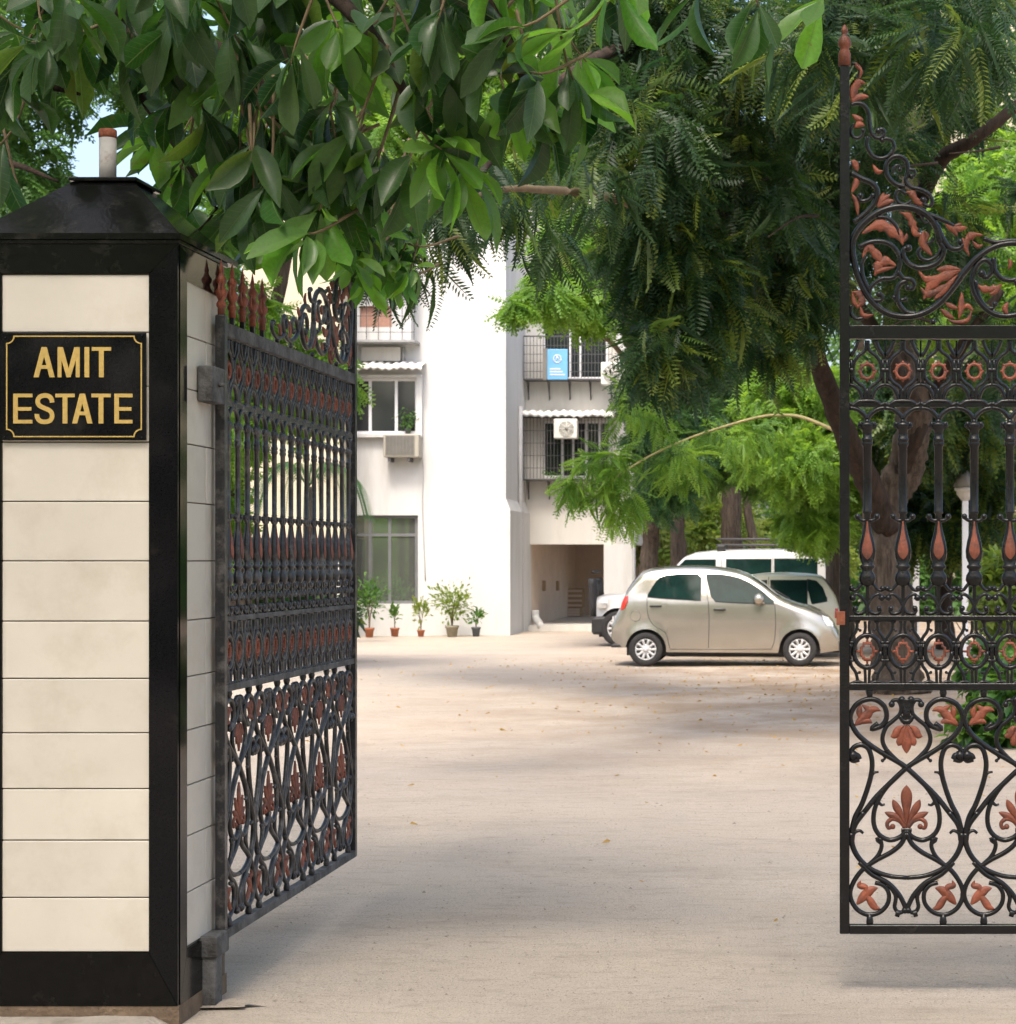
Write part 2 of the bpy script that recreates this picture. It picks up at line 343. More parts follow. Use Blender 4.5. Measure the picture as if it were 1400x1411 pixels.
def inst(name, me, parent, loc, **k):
    o = bpy.data.objects.new(name, me); link(o, parent, loc); return tag(o, **k)
def pbox(mb, px0, px1, py0, py1, Y0, Y1, bev=0):
    a = P(px0, py1, Y0); b = P(px1, py0, Y0); return mb.box(a.x, b.x, Y0, Y1, a.z, b.z, bev)
def pb(name, m, parent, px0, px1, py0, py1, Y0, Y1, bev=0, **k):
    return pbox(MB(), px0, px1, py0, py1, Y0, Y1, bev).build(name, m, parent, **k)
def holewall(mb, x0, x1, z0, z1, Y0, Y1, holes):
    xs = sorted({x0, x1, *[h[i] for h in holes for i in (0, 1)]}); zs = sorted({z0, z1, *[h[i] for h in holes for i in (2, 3)]})
    def solid(i, j):
        if not (0 <= i < len(xs)-1 and 0 <= j < len(zs)-1): return False
        cx = (xs[i]+xs[i+1])/2; cz = (zs[j]+zs[j+1])/2
        return not any(h[0] < cx < h[1] and h[2] < cz < h[3] for h in holes)
    for i in range(len(xs)-1):
        for j in range(len(zs)-1):
            if not solid(i, j): continue
            a, b, c, d = xs[i], xs[i+1], zs[j], zs[j+1]
            mb.add([(a, Y0, c), (b, Y0, c), (b, Y0, d), (a, Y0, d), (a, Y1, c), (b, Y1, c), (b, Y1, d), (a, Y1, d)],
                   [(0, 1, 2, 3), (7, 6, 5, 4)]+([] if solid(i-1, j) else [(0, 3, 7, 4)])+([] if solid(i+1, j) else [(1, 5, 6, 2)])
                   + ([] if solid(i, j-1) else [(0, 4, 5, 1)])+([] if solid(i, j+1) else [(3, 2, 6, 7)]))
    return mb

# ------------------------------------------------------------- foliage helpers
def tri_mesh(name, V, Fc, m, vary=None, nv=3, lco=None):
    me = bpy.data.meshes.new(name); V = np.asarray(V, np.float32); Fc = np.asarray(Fc, np.int32)
    me.vertices.add(len(V)); me.vertices.foreach_set('co', V.ravel())
    me.loops.add(Fc.size); me.loops.foreach_set('vertex_index', Fc.ravel())
    me.polygons.add(len(Fc)); me.polygons.foreach_set('loop_start', np.arange(len(Fc), dtype=np.int32)*Fc.shape[1])
    me.update(calc_edges=True); me.polygons.foreach_set('use_smooth', np.ones(len(Fc), bool))
    if vary is not None:
        a = me.attributes.new('vary', 'FLOAT', 'POINT'); a.data.foreach_set('value', np.asarray(vary, np.float32))
    if lco is not None:
        a = me.attributes.new('lco', 'FLOAT_VECTOR', 'POINT'); a.data.foreach_set('vector', np.asarray(lco, np.float32).ravel())
    me.materials.append(m); me.validate(); return me
def frond_tpl(pairs=11, width=.34, droop=.25, L=1.0, thick=.30, side=0):
    V = [(0, -.006, 0), (0, .006, 0), (L*.6, side*.36, -droop*.36), (L, side, -droop)]; T = [(0, 1, 2), (1, 3, 2)]
    for i in range(pairs):
        t = .1+.88*i/(pairs-1); x = t*L; z = -droop*t*t; ln = width*(math.sin(pi*(t*.82+.12))**.7); th = thick*L/pairs
        for s in (-1, 1):
            b = len(V); dx = ln*.42; 
            ln *= R.uniform(.8, 1.12); o_ = side*t*t; zj = R.uniform(-.12, .06)*ln; V += [(x, o_, z), (x+dx*.5-th*.5, o_+s*ln*.5, z-.03*ln+zj), (x+dx*.5+th*.5, o_+s*ln*.55, z-.03*ln+zj), (x+dx, o_+s*ln, z-.22*ln+zj*2)]
            T += [(b, b+1, b+2), (b+1, b+3, b+2)]
    return np.array(V), np.array(T)
def leaf_tpl(w_=.21, bend=.3, fold=.12, n=6):
    V = []; T = []
    for i in range(n+1):
        t = i/n; hw = w_*(math.sin(pi*min(1, t*.90+.02)**1.55)**.72) if 0 < i < n else .012
        z = -bend*t*t; V += [(t, -hw, z+fold*hw*2), (t, 0, z), (t, hw, z+fold*hw*2)]
    for i in range(n):
        for k in (0, 1):
            a = i*3+k; T += [(a, a+1, a+4), (a, a+4, a+3)]
    return np.array(V), np.array(T)
def bases(D, roll=None):
    D = D/np.linalg.norm(D, axis=1, keepdims=True)
    up = np.tile([0, 0, 1.0], (len(D), 1))+N.normal(0, .45, D.shape)
    Yv = np.cross(up, D); Yv /= np.linalg.norm(Yv, axis=1, keepdims=True); Z = np.cross(D, Yv)
    return D, Yv, Z
def scatter(tpls, pos, D, size, tone=None):
    """places a random template at every pos along direction D; returns verts, tris, a random value per leaf"""
    scatter.lco = []; V = []; T = []; A = []; off = 0; k = N.randint(0, len(tpls), len(pos)); X, Yv, Z = bases(D)
    for j, (tv, tt) in enumerate(tpls):
        s = np.where(k == j)[0]
        if not len(s): continue
        v = (tv[None, :, 0, None]*X[s][:, None]+tv[None, :, 1, None]*Yv[s][:, None]+tv[None, :, 2, None]*Z[s][:, None])*size[s][:, None, None]+pos[s][:, None]
        V.append(v.reshape(-1, 3)); m = len(tv)
        T.append((tt[None]+(off+np.arange(len(s))*m)[:, None, None]).reshape(-1, 3)); off += len(s)*m
        A.append(np.repeat((N.rand(len(s))*.55 if tone is None else .35*N.rand(len(s))+tone[s]) , m)); scatter.lco.append(np.tile(tv, (len(s), 1)))
    return np.concatenate(V), np.concatenate(T), np.concatenate(A)
FR = [frond_tpl(12, .25, d, thick=.8, side=q) for d, q in ((.1, .1), (.3, -.2), (.5, .15), (.4, .3), (.2, -.1))]
FRn = [frond_tpl(16, .21, d, thick=.78, side=q) for d, q in ((.15, .1), (.35, -.15), (.55, .2), (.25, -.25))]
FRl = [frond_tpl(4, .36, d, thick=.85) for d in (.1, .3, .5)]
FRm = [frond_tpl(7, .28, d, thick=1.05, side=q) for d, q in ((.1, .1), (.3, -.2), (.5, .15), (.4, .3))]
LF = [leaf_tpl(.175, b, f) for b, f in ((.15, .25), (.4, .45), (.7, .2), (.25, .7), (-.15, .3), (.5, .6))]
LFs = [leaf_tpl(.24, b, f, 3) for b, f in ((.15, .1), (.4, .25))]
def rnd_unit(n): v = N.normal(size=(n, 3)); return v/np.linalg.norm(v, axis=1, keepdims=True)
def blob_fronds(blobs, size=.4, per=7, droop=.5, spread=.9, shell=.45):
    """blobs: (centre Vector, (rx,ry,rz), number of twig tips); whorls of fronds at each tip"""
    Ps = []; Ds = []
    for c, r, nt_ in blobs:
        d = rnd_unit(nt_); rad = (N.rand(nt_, 1)**shell); tip = np.array(c)+d*rad*np.array(r)
        base = d*.8+N.normal(0, .35, d.shape); base[:, 2] -= droop*.6
        p = np.repeat(tip, per, 0)+N.normal(0, size*.18, (nt_*per, 3))
        dd = np.repeat(base, per, 0)+N.normal(0, spread*.6, (nt_*per, 3)); dd[:, 2] -= droop*.5
        Ps.append(p); Ds.append(dd)
    p = np.concatenate(Ps); d = np.concatenate(Ds)
    return p, d, size*N.uniform(.65, 1.25, len(p))
def B(px, py, Y, rx, ry, rd, n):        # a clump of the crown: centre and radii surveyed in photograph pixels, depth in metres
    return (P(px, py, Y), (rx/F*Y, rd, ry/F*Y), n)
def crown(name, parent, blobs, m, tpls=None, size=.4, per=7, droop=.5, spread=.9, label=None, floor=None, ceil=None):
    p, d, s = blob_fronds(blobs, size, per, droop, spread)
    tone = np.repeat(N.rand(sum(b[2] for b in blobs)), per)*.45
    if floor is not None:
        k = p[:, 2] > floor; p, d, s, tone = p[k], d[k], s[k], tone[k]
    V, T, A = scatter(tpls or FR, p, d, s, tone)
    c = W[parent.name]; me = tri_mesh(name, V-np.array(c), T, m, A)
    return inst(name, me, parent, c, kind='stuff', label=label)
def limb(parent, pts, r0, r1, m, name='branch', seg=8, rough=.12, n=7):
    q = [P(*p) if not isinstance(p, Vector) else p for p in pts]
    return MB().tube(q, r0, r1, seg, n, rough=rough).build(name, m, parent)
# ------------------------------------------------------------- ground
def ground():
    xs = np.concatenate([[-300, -100, -40], np.linspace(-14, 10, 61), [30, 100, 300]]); ys = np.concatenate([[-200, -50, -10, 0], np.linspace(5, 50, 91), [80, 150, 500]])
    V = []; 
    for y in ys:
        for x in xs:
            z = .012*math.sin(x*.9+y*.31)*math.sin(y*.55+1.3)+.006*math.sin(x*2.7+y*1.9) if 5 < y < 50 and -14 < x < 10 else 0
            V.append((x, y, z-.012))
    nx = len(xs); Fc = [(j*nx+i, j*nx+i+1, (j+1)*nx+i+1, (j+1)*nx+i) for j in range(len(ys)-1) for i in range(nx-1)]
    me = bpy.data.meshes.new('ground'); me.from_pydata(V, [], Fc); me.materials.append(M['ground']); me.polygons.foreach_set('use_smooth', [True]*len(Fc))
    o = bpy.data.objects.new('ground', me); link(o); tag(o, kind='structure')
ground()

# ------------------------------------------------------------- gate pillar
YF, YB = 7.28, 7.85; XR = -2.22; XL = -2.93
def pz(py): return EYE-(py-VY)/F*YF
def pillar():
    t = thing('gate_pillar', ((XL+XR)/2, (YF+YB)/2, 0), 'cream tiled gate pillar with black granite corners and pyramid cap', 'pillar')
    MB().box(XL+.012, XR-.012, YF+.012, YB-.012, -.05, 2.70).build('pillar_core', M['grout'], t)
    MB().box(XL-.01, XR+.004, YF-.004, YB+.01, -.05, pz(1386)).build('plinth', M['plinth'], t)
    rows = [1312, 1237, 1158, 1087, 1010, 935, 856, 773, 691, 609, 532, 458, 378]
    bw = .1; g = .0022; fx0, fx1 = XL+bw, XR-bw
    sy = [YF+.094, YF+.335, YB-.06]
    for i in range(len(rows)-1):
        z0, z1 = pz(rows[i])+g, pz(rows[i+1])-g
        j = R.uniform(0, .0022)
        MB().box(fx0+.001, fx1-.001, YF+.003-j, YF+.013, z0, z1, .0018).build('tile', M['tile'], t)
        for k in range(2):
            j = R.uniform(0, .002)
            MB().box(XR-.013, XR-.003+j, sy[k]+g, sy[k+1]-g, z0, z1, .0018).build('tile', M['tile'], t)
            MB().box(XL+.003-j, XL+.013, sy[k]+g, sy[k+1]-g, z0, z1, .0018).build('tile', M['tile'], t)
    zb, zt = pz(1385), pz(337); zbi, zti = pz(1312), pz(378)
    q = .0012; y0, y1 = YF-.006, YF+.012
    def slab(pts, axis='y', a=y0, b=y1, m='granite'):
        mb = MB(); (mb.poly if axis == 'y' else mb.polyx)(pts, a, b); return mb.build('granite_slab', M[m], t)
    slab([(XR, zb+.0), (XR, zt), (fx1, zti), (fx1, zbi)]); slab([(XL, zb), (XL, zt), (fx0, zti), (fx0, zbi)])
    slab([(XL+q, zb-.002), (XR-q, zb-.002), (fx1-q, zbi-q), (fx0+q, zbi-q)], m='granite_rough')
    slab([(XL+q, zt), (XR-q, zt), (fx1-q, zti+q*2), (fx0+q, zti+q*2)], m='granite_rough')
    for a, b in ((XR-.012, XR+.003), (XL-.003, XL+.012)):
        slab([(YF+.0125, zb), (YF+.0125, zt), (YF+.092, zti-.01), (YF+.092, zbi-.01)], 'x', a, b)
        slab([(YF+.0135, zb-.002), (YB-.012, zb-.002), (YB-.012, zbi-.004), (YF+.0935, zbi-.012)], 'x', a, b, 'granite_rough')
        slab([(YF+.0135, zt), (YB-.012, zt), (YB-.012, zti-.02), (YF+.0935, zti-.01)], 'x', a, b)
        slab([(YB-.058, zbi), (YB-.012, zbi), (YB-.012, zti-.024), (YB-.058, zti-.024)], 'x', a, b)
    # pyramid cap
    ex = .012; e0, e1, g0, g1 = XL-ex, XR+ex, YF-.012, YB+.13; ze = EYE-(325-VY)/F*(YF-.01)
    MB().box(XL-.006, XR+.006, YF-.008, YB+.02, pz(336), ze-.012, .002).build('cap_band', M['granite_rough'], t)
    tx0, tx1, ty0, ty1 = -2.645, -2.43, 7.45, 7.68; zt2 = EYE-(250-VY)/F*7.45
    mb = MB(); b0 = [(e0, g0), (e1, g0), (e1, g1), (e0, g1)]; b1 = [(tx0, ty0), (tx1, ty0), (tx1, ty1), (tx0, ty1)]
    mb.add([(x, y, ze-.011) for x, y in b0]+[(x, y, ze+.010) for x, y in b0], [(3, 2, 1, 0)]+[(i, (i+1) % 4, (i+1) % 4+4, i+4) for i in range(4)]+[(4, 5, 6, 7)])
    mb.build('cap_eave', M['granite_rough'], t)
    mb = MB(); i_ = .006
    b0 = [(e0+i_, g0+i_), (e1-i_, g0+i_), (e1-i_, g1-i_), (e0+i_, g1-i_)]
    mb.add([(x, y, ze+.010) for x, y in b0]+[(x, y, zt2) for x, y in b1], [(i, (i+1) % 4, (i+1) % 4+4, i+4) for i in range(4)]+[(4, 5, 6, 7)])
    mb.build('pyramid_cap', M['granite_rough'], t)
    MB().box(tx0-.012, tx1+.014, ty0-.014, ty1+.04, zt2+.001, zt2+.014, .003).build('cap_plate', M['granite_rough'], t)
    c = P(148.5, 240, 7.57)
    t2 = thing('pipe_stub', (c.x, c.y, zt2+.017), 'short white pipe with red cap standing on top of the pillar', 'pipe')
    MB().lathe([(.030, 0), (.0305, .16)], (c.x, c.y, zt2+.017), 20).build('pipe_body', mat('dirty_white_pipe', (.42, .40, .38), .6, 0, .1, 20, dirt=(.20, .13, .10), dscale=16, dlo=.52, dhi=.75), t2)
    MB().lathe([(.0315, .161), (.032, .172), (.0315, .188), (.027, .192)], (c.x, c.y, zt2+.017), 20).build('pipe_cap', M['rust'], t2)
    # name board
    a = P(4, 607, YF); b = P(203, 459, YF)
    s = thing('name_board', (a.x/2+b.x/2, YF-.01, a.z), 'black board with gold letters AMIT ESTATE on the pillar', 'sign')
    MB().box(a.x, b.x, YF-.016, YF-.007, a.z, b.z, .002).build('board', M['granite'], s)
    yy = YF-.0185
    def X(px): return P(px, 0, YF).x
    def Z(py): return P(0, py, YF).z
    def strip(mb, pts, w_, closed=False):
        pts = [Vector((X(p[0]), 0, Z(p[1]))) for p in pts]; n = len(pts); L = []; Rr = []
        for i in range(n):
            d = (pts[(i+1) % n]-pts[i-1]) if closed else (pts[min(i+1, n-1)]-pts[max(i-1, 0)])
            d0 = (pts[i]-pts[i-1]) if (closed or i) else (pts[1]-pts[0]); d1 = (pts[(i+1) % n]-pts[i]) if (closed or i < n-1) else d0
            n0 = Vector((-d0.z, 0, d0.x)).normalized(); n1 = Vector((-d1.z, 0, d1.x)).normalized(); m_ = (n0+n1).normalized()
            k = w_/max(.4, m_.dot(n0)); L.append(pts[i]+m_*k); Rr.append(pts[i]-m_*k)
        vv = [(p.x, yy, p.z) for p in L]+[(p.x, yy, p.z) for p in Rr]+[(p.x, yy+.0024, p.z) for p in L]+[(p.x, yy+.0024, p.z) for p in Rr]; fs = []
        for i in range(n if closed else n-1):
            j = (i+1) % n; fs += [(i, j, n+j, n+i), (2*n+i, 2*n+j, j, i), (n+i, n+j, 3*n+j, 3*n+i)]
        mb.add(vv, fs)
    # border line with scooped corners
    x0, x1, y0_, y1_, r = 12, 197, 464, 602, 10; path = []
    def arc(cx, cy, a0, a1):
        for i in range(7): a_ = math.radians(a0+(a1-a0)*i/6); path.append((cx+r*math.cos(a_), cy+r*math.sin(a_)))
    arc(x0, y0_, 90, 0); arc(x1, y0_, 180, 90); arc(x1, y1_, 270, 180); arc(x0, y1_, 0, -90)
    mb = MB(); strip(mb, path, .0021, True); mb.build('border_line', M['gold'], s)
    for (bx, by) in ((10, 466), (198, 463), (198, 603), (9, 603)):
        MB().lathe([(.0035, 0), (.0035, .002)], (X(bx), YF-.0175, Z(by)), 8, axis='y').build('screw', M['granite_rough'], s)
    def word(Ls, py0, py1):
        H = py1-py0; th = 6.6
        for ch, xa, xb in Ls:
            mb = MB(); c_ = (xa+xb)/2; k_ = [0]
            def pg(pts):
                k_[0] += 1; mb.poly([(X(a_), Z(b_)) for a_, b_ in pts], yy-.0004*k_[0], yy+.002)
            def rc(a_, b_, c1, d1): pg([(a_, c1), (b_, c1), (b_, d1), (a_, d1)])
            if ch == 'A':
                pg([(xa, py1), (xa+th*1.05, py1), (c_+th*.5, py0), (c_-th*.55, py0)]); pg([(xb-th*1.05, py1), (xb, py1), (c_+th*.55, py0), (c_-th*.5, py0)]); rc(xa+5.5, xb-5.5, py0+H*.60, py0+H*.60+5)
            elif ch == 'M':
                rc(xa, xa+5.4, py0, py1); rc(xb-5.4, xb, py0, py1); pg([(xa+.2, py0), (xa+7.4, py0), (c_+3.1, py1), (c_-2.7, py1)]); pg([(xb-7.4, py0), (xb-.2, py0), (c_+2.7, py1), (c_-3.1, py1)])
            elif ch == 'I': rc(xa, xb, py0, py1)
            elif ch == 'T': rc(xa, xb, py0, py0+5); rc(c_-th/2, c_+th/2, py0+1, py1)
            elif ch == 'E': rc(xa, xa+th*.95, py0, py1); rc(xa+1, xb, py0, py0+5); rc(xa+1, xb-1.5, py0+H*.45, py0+H*.45+5); rc(xa+1, xb, py1-5, py1)
            else:
                S_ = [(.90, .30), (.86, .18), (.72, .085), (.5, .06), (.27, .095), (.14, .19), (.13, .31), (.24, .41), (.5, .49), (.77, .57), (.89, .68), (.88, .81), (.76, .91), (.5, .945), (.24, .91), (.10, .80), (.08, .68)]
                q = spline([(xa+1+u_*(xb-xa-2), 0, py0+v_*H) for u_, v_ in S_], 4); strip(mb, [(p.x, p.z) for p in q], .0078)
            mb.build('letter', M['gold'], s)
    word([('A', 49, 78), ('M', 82, 112.5), ('I', 119, 125.5), ('T', 129, 155.5)], 479, 520.5)
    word([('E', 21, 47.5), ('S', 50.5, 78), ('T', 79, 105.5), ('A', 102, 130), ('T', 128.5, 155), ('E', 160, 185)], 543, 584)
pillar()
# rough cement footing and ramp at the pillar's foot
mb = MB(); g = []
nx, ny = 16, 8
for j in range(ny+1):
    for i in range(nx+1):
        x = -3.6+1.385*i/nx; y = 7.0+.27*j/ny; h = .022+.06*max(0, 1-(i/nx)*1.9)*(.35+.65*math.sin(j/ny*pi/2))+R.uniform(0, .006)
        g.append((x, y, h if 0 < j and i < nx else -.02))
mb.add(g, [(j*(nx+1)+i, j*(nx+1)+i+1, (j+1)*(nx+1)+i+1, (j+1)*(nx+1)+i) for j in range(ny) for i in range(nx)], True)
o = mb.build('cement_footing', M['cement']); tag(o, kind='structure')

# ------------------------------------------------------------- gates : drawn at the size of the closed leaf, 370.4 photograph pixels to the metre
K = 370.4
def gx(px): return (px-1157)/K
def gz(py): return (1286-py)/K
def c5(x, y): return Vector((gx(x/3.207+1140), 0, gz(y/3.207+20)))
def c6(x, y): return Vector((gx(x/3.281+1140), 0, gz(y/3.281+430)))
def c7(x, y): return Vector((gx(x/3.004+1140), 0, gz(y/3.004+830)))
X0 = gx(1170.5); SP = 49.1/K; UN = 157.1/K; GW = X0+16*SP; XE = GW+X0      # inner start, baluster pitch, unit pitch, hinge stile, full width
def T(mb, f, pts, r, r1=None, ball=False, n=5, seg=6): mb.tube([f(*p) for p in pts], r/K, (r1 or r)/K, seg, n, ball=ball)
def gate_meshes():
    I = M['iron']; D = {}
    # --- baluster
    c = c6(182, 0); mb = MB(); z = lambda y: c6(0, y).z-c6(0, 1378).z; k = 1/3.281/K
    pr = [(22, 498), (30, 503), (34, 512), (24, 530), (20, 545), (20, 568), (25, 572), (25, 582), (21, 586), (25, 592), (25, 602), (19, 608), (18.5, 900), (22, 905), (14, 915), (16, 935), (13, 950), (20, 990), (33, 1040), (39, 1080), (37, 1110), (24, 1140), (33, 1146), (34, 1156), (24, 1163), (24, 1172), (36, 1190), (39, 1212), (30, 1232), (13, 1240)]
    mb.lathe([(r*k, z(y)) for r, y in pr[::-1]], (0, 0, 0), 12, .62)
    def L(pts, r, **kw): mb.tube([Vector((x*k, 0, z(y))) for x, y in pts], r*k, kw.pop('r1', r)*k, 6, 4, **kw)
    mb.box(-8*k, 8*k, -.005, .005, z(1378), z(1232))
    for s in (-1, 1):
        L([(0, 522), (s*22, 524), (s*38, 514), (s*30, 506)], 7, ball=True)
        L([(0, 940), (s*24, 942), (s*42, 930), (s*44, 924)], 8, ball=True)
        L([(s*8, 1225), (s*28, 1232), (s*46, 1254), (s*66, 1258), (s*70, 1250)], 8, ball=True)
        L([(s*56, 1300), (s*60, 1282), (s*44, 1276), (s*18, 1296), (0, 1330), (-s*14, 1356), (-s*42, 1364), (-s*60, 1352), (-s*54, 1340)], 8, ball=True)
        L([(s*56, 1300), (s*66, 1292)], 9, ball=True)
    D['baluster'] = mb.mesh('baluster', I)
    mb = MB(); V = []; Fc = []; ys_ = [946, 960, 980, 1000, 1020, 1040, 1058, 1074, 1088, 1100, 1110, 1118]; ws = [3, 4.5, 6.5, 9, 13, 18, 22, 24, 23, 18, 11, 2]
    for s_ in (-1, 1):
        b_ = len(V)
        for y_, w_ in zip(ys_, ws):
            rr = float(np.interp(y_, [q[1] for q in pr], [q[0] for q in pr])); w_ = min(w_, rr*.8)
            for j in range(7):
                x_ = w_*(-1+2*j/6); V.append((x_*k, s_*(.62*math.sqrt(max(0, rr*rr-x_*x_))*k+.0012+.0012*(1-(x_/w_)**2)), z(y_)))
        for i in range(len(ys_)-1):
            for j in range(6): a_ = b_+i*7+j; Fc.append((a_, a_+1, a_+8, a_+7))
    mb.add(V, Fc, True); D['teardrop'] = mb.mesh('teardrop', M['terra'])
    # --- pierced band under the top rail, one pitch wide
    mb = MB(); zz = lambda y: c6(0, y).z-c6(0, 430).z; hp = 79.35
    def L2(pts, r, **kw): mb.tube([Vector((x*k*SP*K/48.37, 0, zz(y))) for x, y in pts], r*k*1.3, kw.pop('r1', r)*k*1.3, 6, 4, **kw)
    for s in (-1, 1):
        L2([(s*3, 128), (s*8, 172), (s*40, 200), (s*60, 235), (s*62, 290), (s*44, 318), (s*12, 345), (s*9, 402)], 6.5)
        L2([(s*38, 128), (s*52, 165), (s*74, 200)], 6.5); L2([(s*hp, 130), (s*hp, 160), (s*hp, 205)], 3)
        L2([(s*70, 212), (s*70, 322)], 6); L2([(s*(hp-1), 215), (s*(hp-1), 225)], 7)
        L2([(s*18, 402), (s*34, 356), (s*56, 334), (s*hp, 328)], 7)
        L2([(0, 488), (s*16, 462), (s*44, 440), (s*hp, 433)], 8)
        L2([(s*62, 262), (s*hp, 262)], 9)
    L2([(-hp, 412), (-60, 420), (-34, 404), (34, 404), (60, 420), (hp, 412)], 8)
    mb.box(-hp*k*1.015, hp*k*1.015, -.006, .006, zz(430), zz(410)); L2([(0, 345), (0, 402)], 5); L2([(0, 486), (0, 520)], 10)
    D['pierced_panel'] = mb.mesh('pierced_panel', I)
    def ring(cx, cy, rx, ry, r, sp, f):
        m2 = MB(); q = [Vector((cx+rx*math.cos(a), 0, cy+ry*math.sin(a))) for a in [2*pi*i/24 for i in range(25)]]
        m2.tube(q, r, r, 6, raw=True, flat=1.2)
        for i in range(sp):
            a = 2*pi*i/sp+(pi/4 if sp == 4 and 0 else 0); p = Vector((cx+rx*math.cos(a)*1.02, 0, cy+ry*math.sin(a)*1.02)); e = Vector((cx+f*rx*math.cos(a), 0, cy+f*ry*math.sin(a)))
            m2.tube([p, e], r*1.1, r*.55, 6, 2)
        return m2
    D['rosette'] = ring(0, 0, 31*k, 33*k, 7.5*k, 8, 1.45, ).mesh('rosette', M['terra'])
    # --- oval band, one pitch wide
    k7 = 1/3.004/K; mb = MB(); z7 = lambda y: c7(0, y).z-c7(0, 350).z; hp = 73.7
    def L3(pts, r, **kw): mb.tube([Vector((x*k7, 0, z7(y))) for x, y in pts], r*k7, kw.pop('r1', r)*k7, 6, 4, **kw)
    q = [Vector((56*k7*math.cos(a), 0, z7(203)+68*k7*math.sin(a))) for a in [2*pi*i/28 for i in range(29)]]
    mb.tube(q, 9.5*k7, None, 6, raw=True)
    for s in (-1, 1):
        L3([(s*9, 78), (s*8, 110), (s*14, 134)], 6.5); L3([(s*44, 78), (s*42, 100), (s*48, 122), (s*66, 148), (s*70, 172)], 7)
        L3([(s*70, 236), (s*66, 262), (s*48, 290), (s*40, 322), (s*36, 345)], 7); L3([(s*10, 272), (s*8, 310), (s*8, 345)], 6.5)
        L3([(s*70, 168), (s*70, 240)], 6); L3([(s*56, 166), (s*hp, 166)], 7); L3([(s*56, 240), (s*hp, 240)], 7)
        L3([(s*30, 82), (s*48, 76), (s*hp, 74)], 7); L3([(s*10, 338), (s*40, 328), (s*hp, 340)], 7); L3([(s*40, 108), (s*30, 116)], 4, ball=True); L3([(s*44, 296), (s*32, 290)], 4, ball=True)
    L3([(0, 128), (0, 150)], 8); L3([(0, 256), (0, 276)], 8)
    D['oval_panel'] = mb.mesh('oval_panel', I)
    m2 = MB(); pts = [(-.62, -1), (.62, -1), (.62, -.62), (1, -.5), (1, .5), (.62, .62), (.62, 1), (-.62, 1), (-.62, .62), (-1, .5), (-1, -.5), (-.62, -.62), (-.62, -1)]
    m2.tube([Vector((25*k7*x, 0, 34*k7*y)) for x, y in pts], 6.5*k7, None, 6, raw=True, flat=1.3)
    for dx, dy in ((1, 0), (-1, 0), (0, 1), (0, -1)): m2.tube([Vector((dx*26*k7, 0, dy*34*k7)), Vector((dx*46*k7, 0, dy*54*k7))], 6*k7, 4*k7, 6, 2)
    D['oval_rosette'] = m2.mesh('oval_rosette', M['terra'])
    # --- great scroll unit, centre x=345
    mb = MB(); zq = lambda y: c7(0, y).z
    def Q(pts, r, r1=None, ball=False, n=5):
        for s in (-1, 1): mb.tube([Vector((s*(x-345)*k7, 0, zq(y))) for x, y in pts], r*k7*1.18, (r1 or r)*k7*1.18, 7, n, ball=ball)
    Q([(205, 520), (172, 505), (170, 470), (200, 440)][:0] or [(228, 500), (200, 524), (240, 512), (262, 480), (256, 435), (222, 405), (180, 402), (135, 425), (112, 475), (128, 525), (165, 568), (235, 618), (300, 655), (345, 685), (410, 745), (470, 805), (520, 868)], 9.5, 10)
    Q([(520, 868), (555, 915), (572, 960)], 10)
    Q([(150, 650), (122, 655), (112, 630), (128, 600), (160, 590), (188, 608), (202, 655), (200, 705), (185, 765), (160, 835), (132, 890), (116, 955)], 9, 10); Q([(150, 650), (142, 634), (124, 634)], 11, ball=True)
    Q([(196, 725), (210, 706), (230, 702)], 7, 4)
    Q([(345, 685), (280, 745), (238, 800), (212, 860), (210, 920), (232, 962), (275, 984), (318, 972), (345, 945)], 9)
    Q([(222, 818), (240, 838), (256, 836)], 7, 4)
    Q([(116, 955), (122, 1010), (150, 1062), (200, 1105), (270, 1132), (345, 1140)], 11, 8)
    Q([(122, 985), (128, 956), (150, 945), (166, 956)], 8, 5)
    Q([(235, 975), (242, 1010), (225, 1050), (190, 1085)], 8, 8); Q([(240, 1000), (222, 985), (232, 975), (216, 980)], 5)
    Q([(345, 955), (322, 1000), (280, 1035), (215, 1070), (160, 1110), (122, 1165), (112, 1215), (135, 1265), (180, 1292), (230, 1285), (266, 1250), (272, 1205), (250, 1172), (215, 1160)], 9.5, 8)
    Q([(150, 1075), (200, 1125), (265, 1160), (310, 1205), (335, 1250), (340, 1272)], 9.5, 9); Q([(270, 1165), (300, 1215), (296, 1262), (315, 1285), (338, 1275)], 8, 7, ball=True); Q([(300, 1285), (318, 1290)], 13)
    Q([(345, 688), (290, 640), (256, 600), (246, 560), (262, 515), (290, 490), (318, 462), (322, 430), (308, 405), (288, 408), (284, 422)], 9, 7, ball=True)
    Q([(345, 470), (330, 420), (326, 404)], 12, 8, ball=True); Q([(345, 495), (330, 488), (318, 470)], 12, 8)
    Q([(240, 618), (256, 642), (246, 655)], 7, 4, ball=True)
    mb.box(-22*k7, 22*k7, -.008, .008, zq(952), zq(935), .002); mb.box(-16*k7, 16*k7, -.009, .009, zq(505), zq(400), .002)
    for s in (-1, 1):
        for (y0, y1) in ((395, 345), (1345, 1288)):
            mb.lathe([(10*k7, zq(y0)), (16*k7, zq(y0*.6+y1*.4)), (14*k7, zq(y0*.4+y1*.6)), (10*k7, zq(y1))], (s*152*k7, 0, 0), 8)
    mb.box(-UN/2-.001, -UN/2+.012, -.005, .005, zq(1000), zq(955)); mb.box(UN/2-.012, UN/2+.0, -.005, .005, zq(1218), zq(1205))
    D['scroll_panel'] = mb.mesh('scroll_panel', I)
